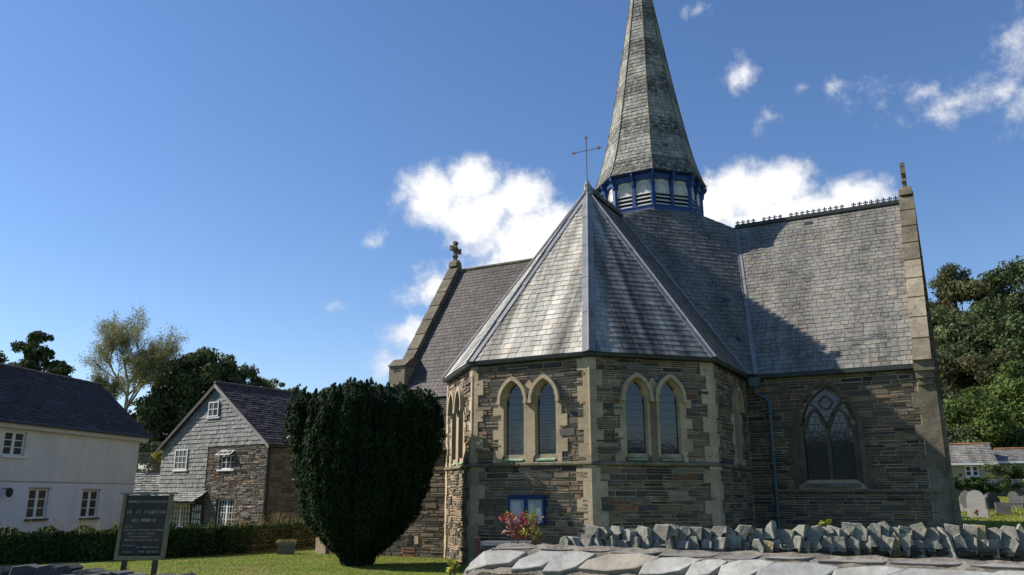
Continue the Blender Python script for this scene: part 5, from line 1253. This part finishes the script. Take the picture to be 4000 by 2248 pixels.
bungalow('right bungalow with a plain buff wall behind the churchyard', 37.55, 47, 64.5, 2.62, 3.62, 5.0, (), True)
mb = MB(); mb.tube([(36.35, 64.7, 2.3), (36.3, 64.7, .3)], .05, 6); mb.build('downpipe', M['gutter'], b1)
am = empty('tv_aerial', (37.1, 64.2, 1.8), 'thin television aerial mast between the two bungalows', 'aerial')
mb = MB(); mb.tube([(37.15, 64.2, .4), (37.05, 64.2, 3.9)], .025, 5); mb.build('mast', M['lead'], am)
mb = MB(); mb.tube([(36.7, 64.2, 3.95), (37.45, 64.2, 4.0)], .02, 5); mb.tube([(36.85, 64.2, 3.78), (37.25, 64.2, 3.8)], .02, 5)
for i in range(6): mb.tube([(36.8 + i * .12, 63.95, 3.97), (36.8 + i * .12, 64.45, 3.97)], .01, 4)
mb.build('antenna', M['lead'], am)

# ------------------------------------------------------------------ sky, sun, camera
sd = C * math.cos(math.radians(71.5)) - T * math.sin(math.radians(71.5)); EL = math.radians(39)
S = v(sd.x * math.cos(EL), sd.y * math.cos(EL), math.sin(EL))
li = bpy.data.lights.new('sun', 'SUN'); li.energy = 5.0; li.angle = math.radians(.5); li.color = (1, .93, .82)
lo = bpy.data.objects.new('sun', li); col.objects.link(lo); lo.rotation_euler = S.to_track_quat('Z', 'Y').to_euler()
wd = bpy.data.worlds.new('World'); sc.world = wd; wd.use_nodes = True; t = wd.node_tree; t.nodes.clear()
out = t.nodes.new('ShaderNodeOutputWorld'); bg = t.nodes.new('ShaderNodeBackground'); sky = t.nodes.new('ShaderNodeTexSky')
sky.sky_type = 'NISHITA'; sky.sun_disc = False; sky.sun_elevation = EL; sky.sun_rotation = math.atan2(S.x, S.y) % (2 * math.pi); sky.air_density = 1.0; sky.dust_density = .15; sky.ozone_density = 3.0
bg.inputs[1].default_value = .088
tc = t.nodes.new('ShaderNodeTexCoord'); g = tc.outputs['Generated']
sx = N_(t, 'ShaderNodeSeparateXYZ'); t.links.new(g, sx.inputs[0])
def mth(op, a, b=None):
    n = N_(t, 'ShaderNodeMath', operation=op)
    for i, x in enumerate((a, b)):
        if x is None: continue
        if hasattr(x, 'links'): t.links.new(x, n.inputs[i])
        else: n.inputs[i].default_value = x
    return n.outputs[0]
az = mth('ARCTAN2', sx.outputs[0], sx.outputs[1]); el = mth('ARCSINE', sx.outputs[2])
cb = N_(t, 'ShaderNodeCombineXYZ'); t.links.new(az, cb.inputs[0]); t.links.new(el, cb.inputs[1]); ang = cb.outputs[0]
D = math.radians
CL = [(-6.0, 20.8, 2.6, 2.0, 1), (-3.0, 22.0, 2.2, 1.7, 1), (.6, 20.8, 2.6, 1.8, 1), (3.6, 18.6, 2.8, 2.0, .9), (-2.6, 19.4, 3.6, 2.2, 1), (1.24, 17.9, 4.6, 2.7, 1), (2.5, 15.5, 7, 1.6, .95), (17.2, 20.0, 3.4, 2.2, 1), (19.7, 20.6, 2.2, 1.6, 1), (15.2, 19.5, 2.4, 1.9, 1), (24.3, 19.2, 2.6, 1.3, .85), (20.3, 18.5, 6.4, 1.3, 1),
      (29.5, 24.9, 4.8, 1.3, .38), (32.2, 24.0, 4.2, 1.8, .44), (35.9, 26.0, 2.8, 2.8, .5), (35.6, 23.0, 2.6, 2.0, .42), (17.5, 28.2, 1.3, 1.4, .52), (24.3, 26.5, 3.0, 1.0, .36), (18.6, 25.0, 1.2, 1.2, .34), (-5.6, 14.3, 2.1, 1.5, .66), (-6.6, 11.0, 2.7, 1.8, .7), (-7.7, 13.3, 1.5, .9, .45), (-10.3, 17.4, 1.1, 1.3, .36), (-13.3, 12.6, 1.4, .7, .38), (-8.2, 9.0, 2.4, 1.2, .6), (14.6, 32.5, 2.0, 1.0, .3)]
nz = N_(t, 'ShaderNodeTexNoise'); nz.inputs['Scale'].default_value = 26; nz.inputs['Detail'].default_value = 8; nz.inputs['Roughness'].default_value = .62; t.links.new(ang, nz.inputs['Vector'])
nz2 = N_(t, 'ShaderNodeTexNoise'); nz2.inputs['Scale'].default_value = 70; nz2.inputs['Detail'].default_value = 5; nz2.inputs['Roughness'].default_value = .6; t.links.new(ang, nz2.inputs['Vector'])
fac = None
for a, e, ra, re, wgt in CL:
    s1 = N_(t, 'ShaderNodeVectorMath', operation='SUBTRACT'); t.links.new(ang, s1.inputs[0]); s1.inputs[1].default_value = (D(a), D(e), 0)
    s2 = N_(t, 'ShaderNodeVectorMath', operation='MULTIPLY'); t.links.new(s1.outputs[0], s2.inputs[0]); s2.inputs[1].default_value = (1 / D(ra * 1.3), 1 / D(re * 1.3), 0)
    s3 = N_(t, 'ShaderNodeVectorMath', operation='LENGTH'); t.links.new(s2.outputs[0], s3.inputs[0])
    q = mth('MULTIPLY', mth('MAXIMUM', mth('SUBTRACT', 1.25, s3.outputs['Value']), 0.0), wgt)
    fac = q if fac is None else mth('MAXIMUM', fac, q)
n1_ = mth('SUBTRACT', nz.outputs['Fac'], .5); n2_ = mth('SUBTRACT', nz2.outputs['Fac'], .5)
f = mth('ADD', mth('ADD', fac, mth('MULTIPLY', n1_, 1.3)), mth('MULTIPLY', n2_, .35))
mr = N_(t, 'ShaderNodeMapRange'); mr.interpolation_type = 'SMOOTHSTEP'; mr.inputs['From Min'].default_value = .20; mr.inputs['From Max'].default_value = .88; t.links.new(f, mr.inputs['Value'])
fz = mth('MULTIPLY', mr.outputs[0], mth('MINIMUM', mth('MULTIPLY', fac, 6.0), 1.0))
shade = N_(t, 'ShaderNodeMapRange'); shade.inputs['From Min'].default_value = .3; shade.inputs['From Max'].default_value = 1.0; shade.inputs['To Min'].default_value = .70; shade.inputs['To Max'].default_value = 1.0; t.links.new(f, shade.inputs['Value'])
cc_ = N_(t, 'ShaderNodeVectorMath', operation='SCALE'); cc_.inputs[0].default_value = (8.4, 8.5, 8.8); t.links.new(shade.outputs[0], cc_.inputs['Scale'])
hs = N_(t, 'ShaderNodeHueSaturation'); hs.inputs['Saturation'].default_value = 1.12; hs.inputs['Value'].default_value = 1.0; t.links.new(sky.outputs[0], hs.inputs['Color'])
t.links.new(mix(t, mix(t, hs.outputs[0], (1.10, 1.06, 1.14), 1.0, 'MULTIPLY'), cc_.outputs[0], fz), bg.inputs[0]); t.links.new(bg.outputs[0], out.inputs[0])
cam = bpy.data.cameras.new('camera'); co = bpy.data.objects.new('camera', cam); col.objects.link(co); co.location = (0, 0, 0)
co.rotation_euler = (math.pi / 2 + .2523, 0, 0); cam.sensor_width = 36; cam.lens = 36 * 3153 / 4000; cam.clip_start = .1; cam.clip_end = 3000; sc.camera = co
sc.view_settings.view_transform = 'Standard'; sc.view_settings.look = 'None'; sc.view_settings.exposure = .60; sc.view_settings.gamma = 1
print('faces', sum(len(o.data.polygons) for o in sc.objects if o.type == 'MESH'))
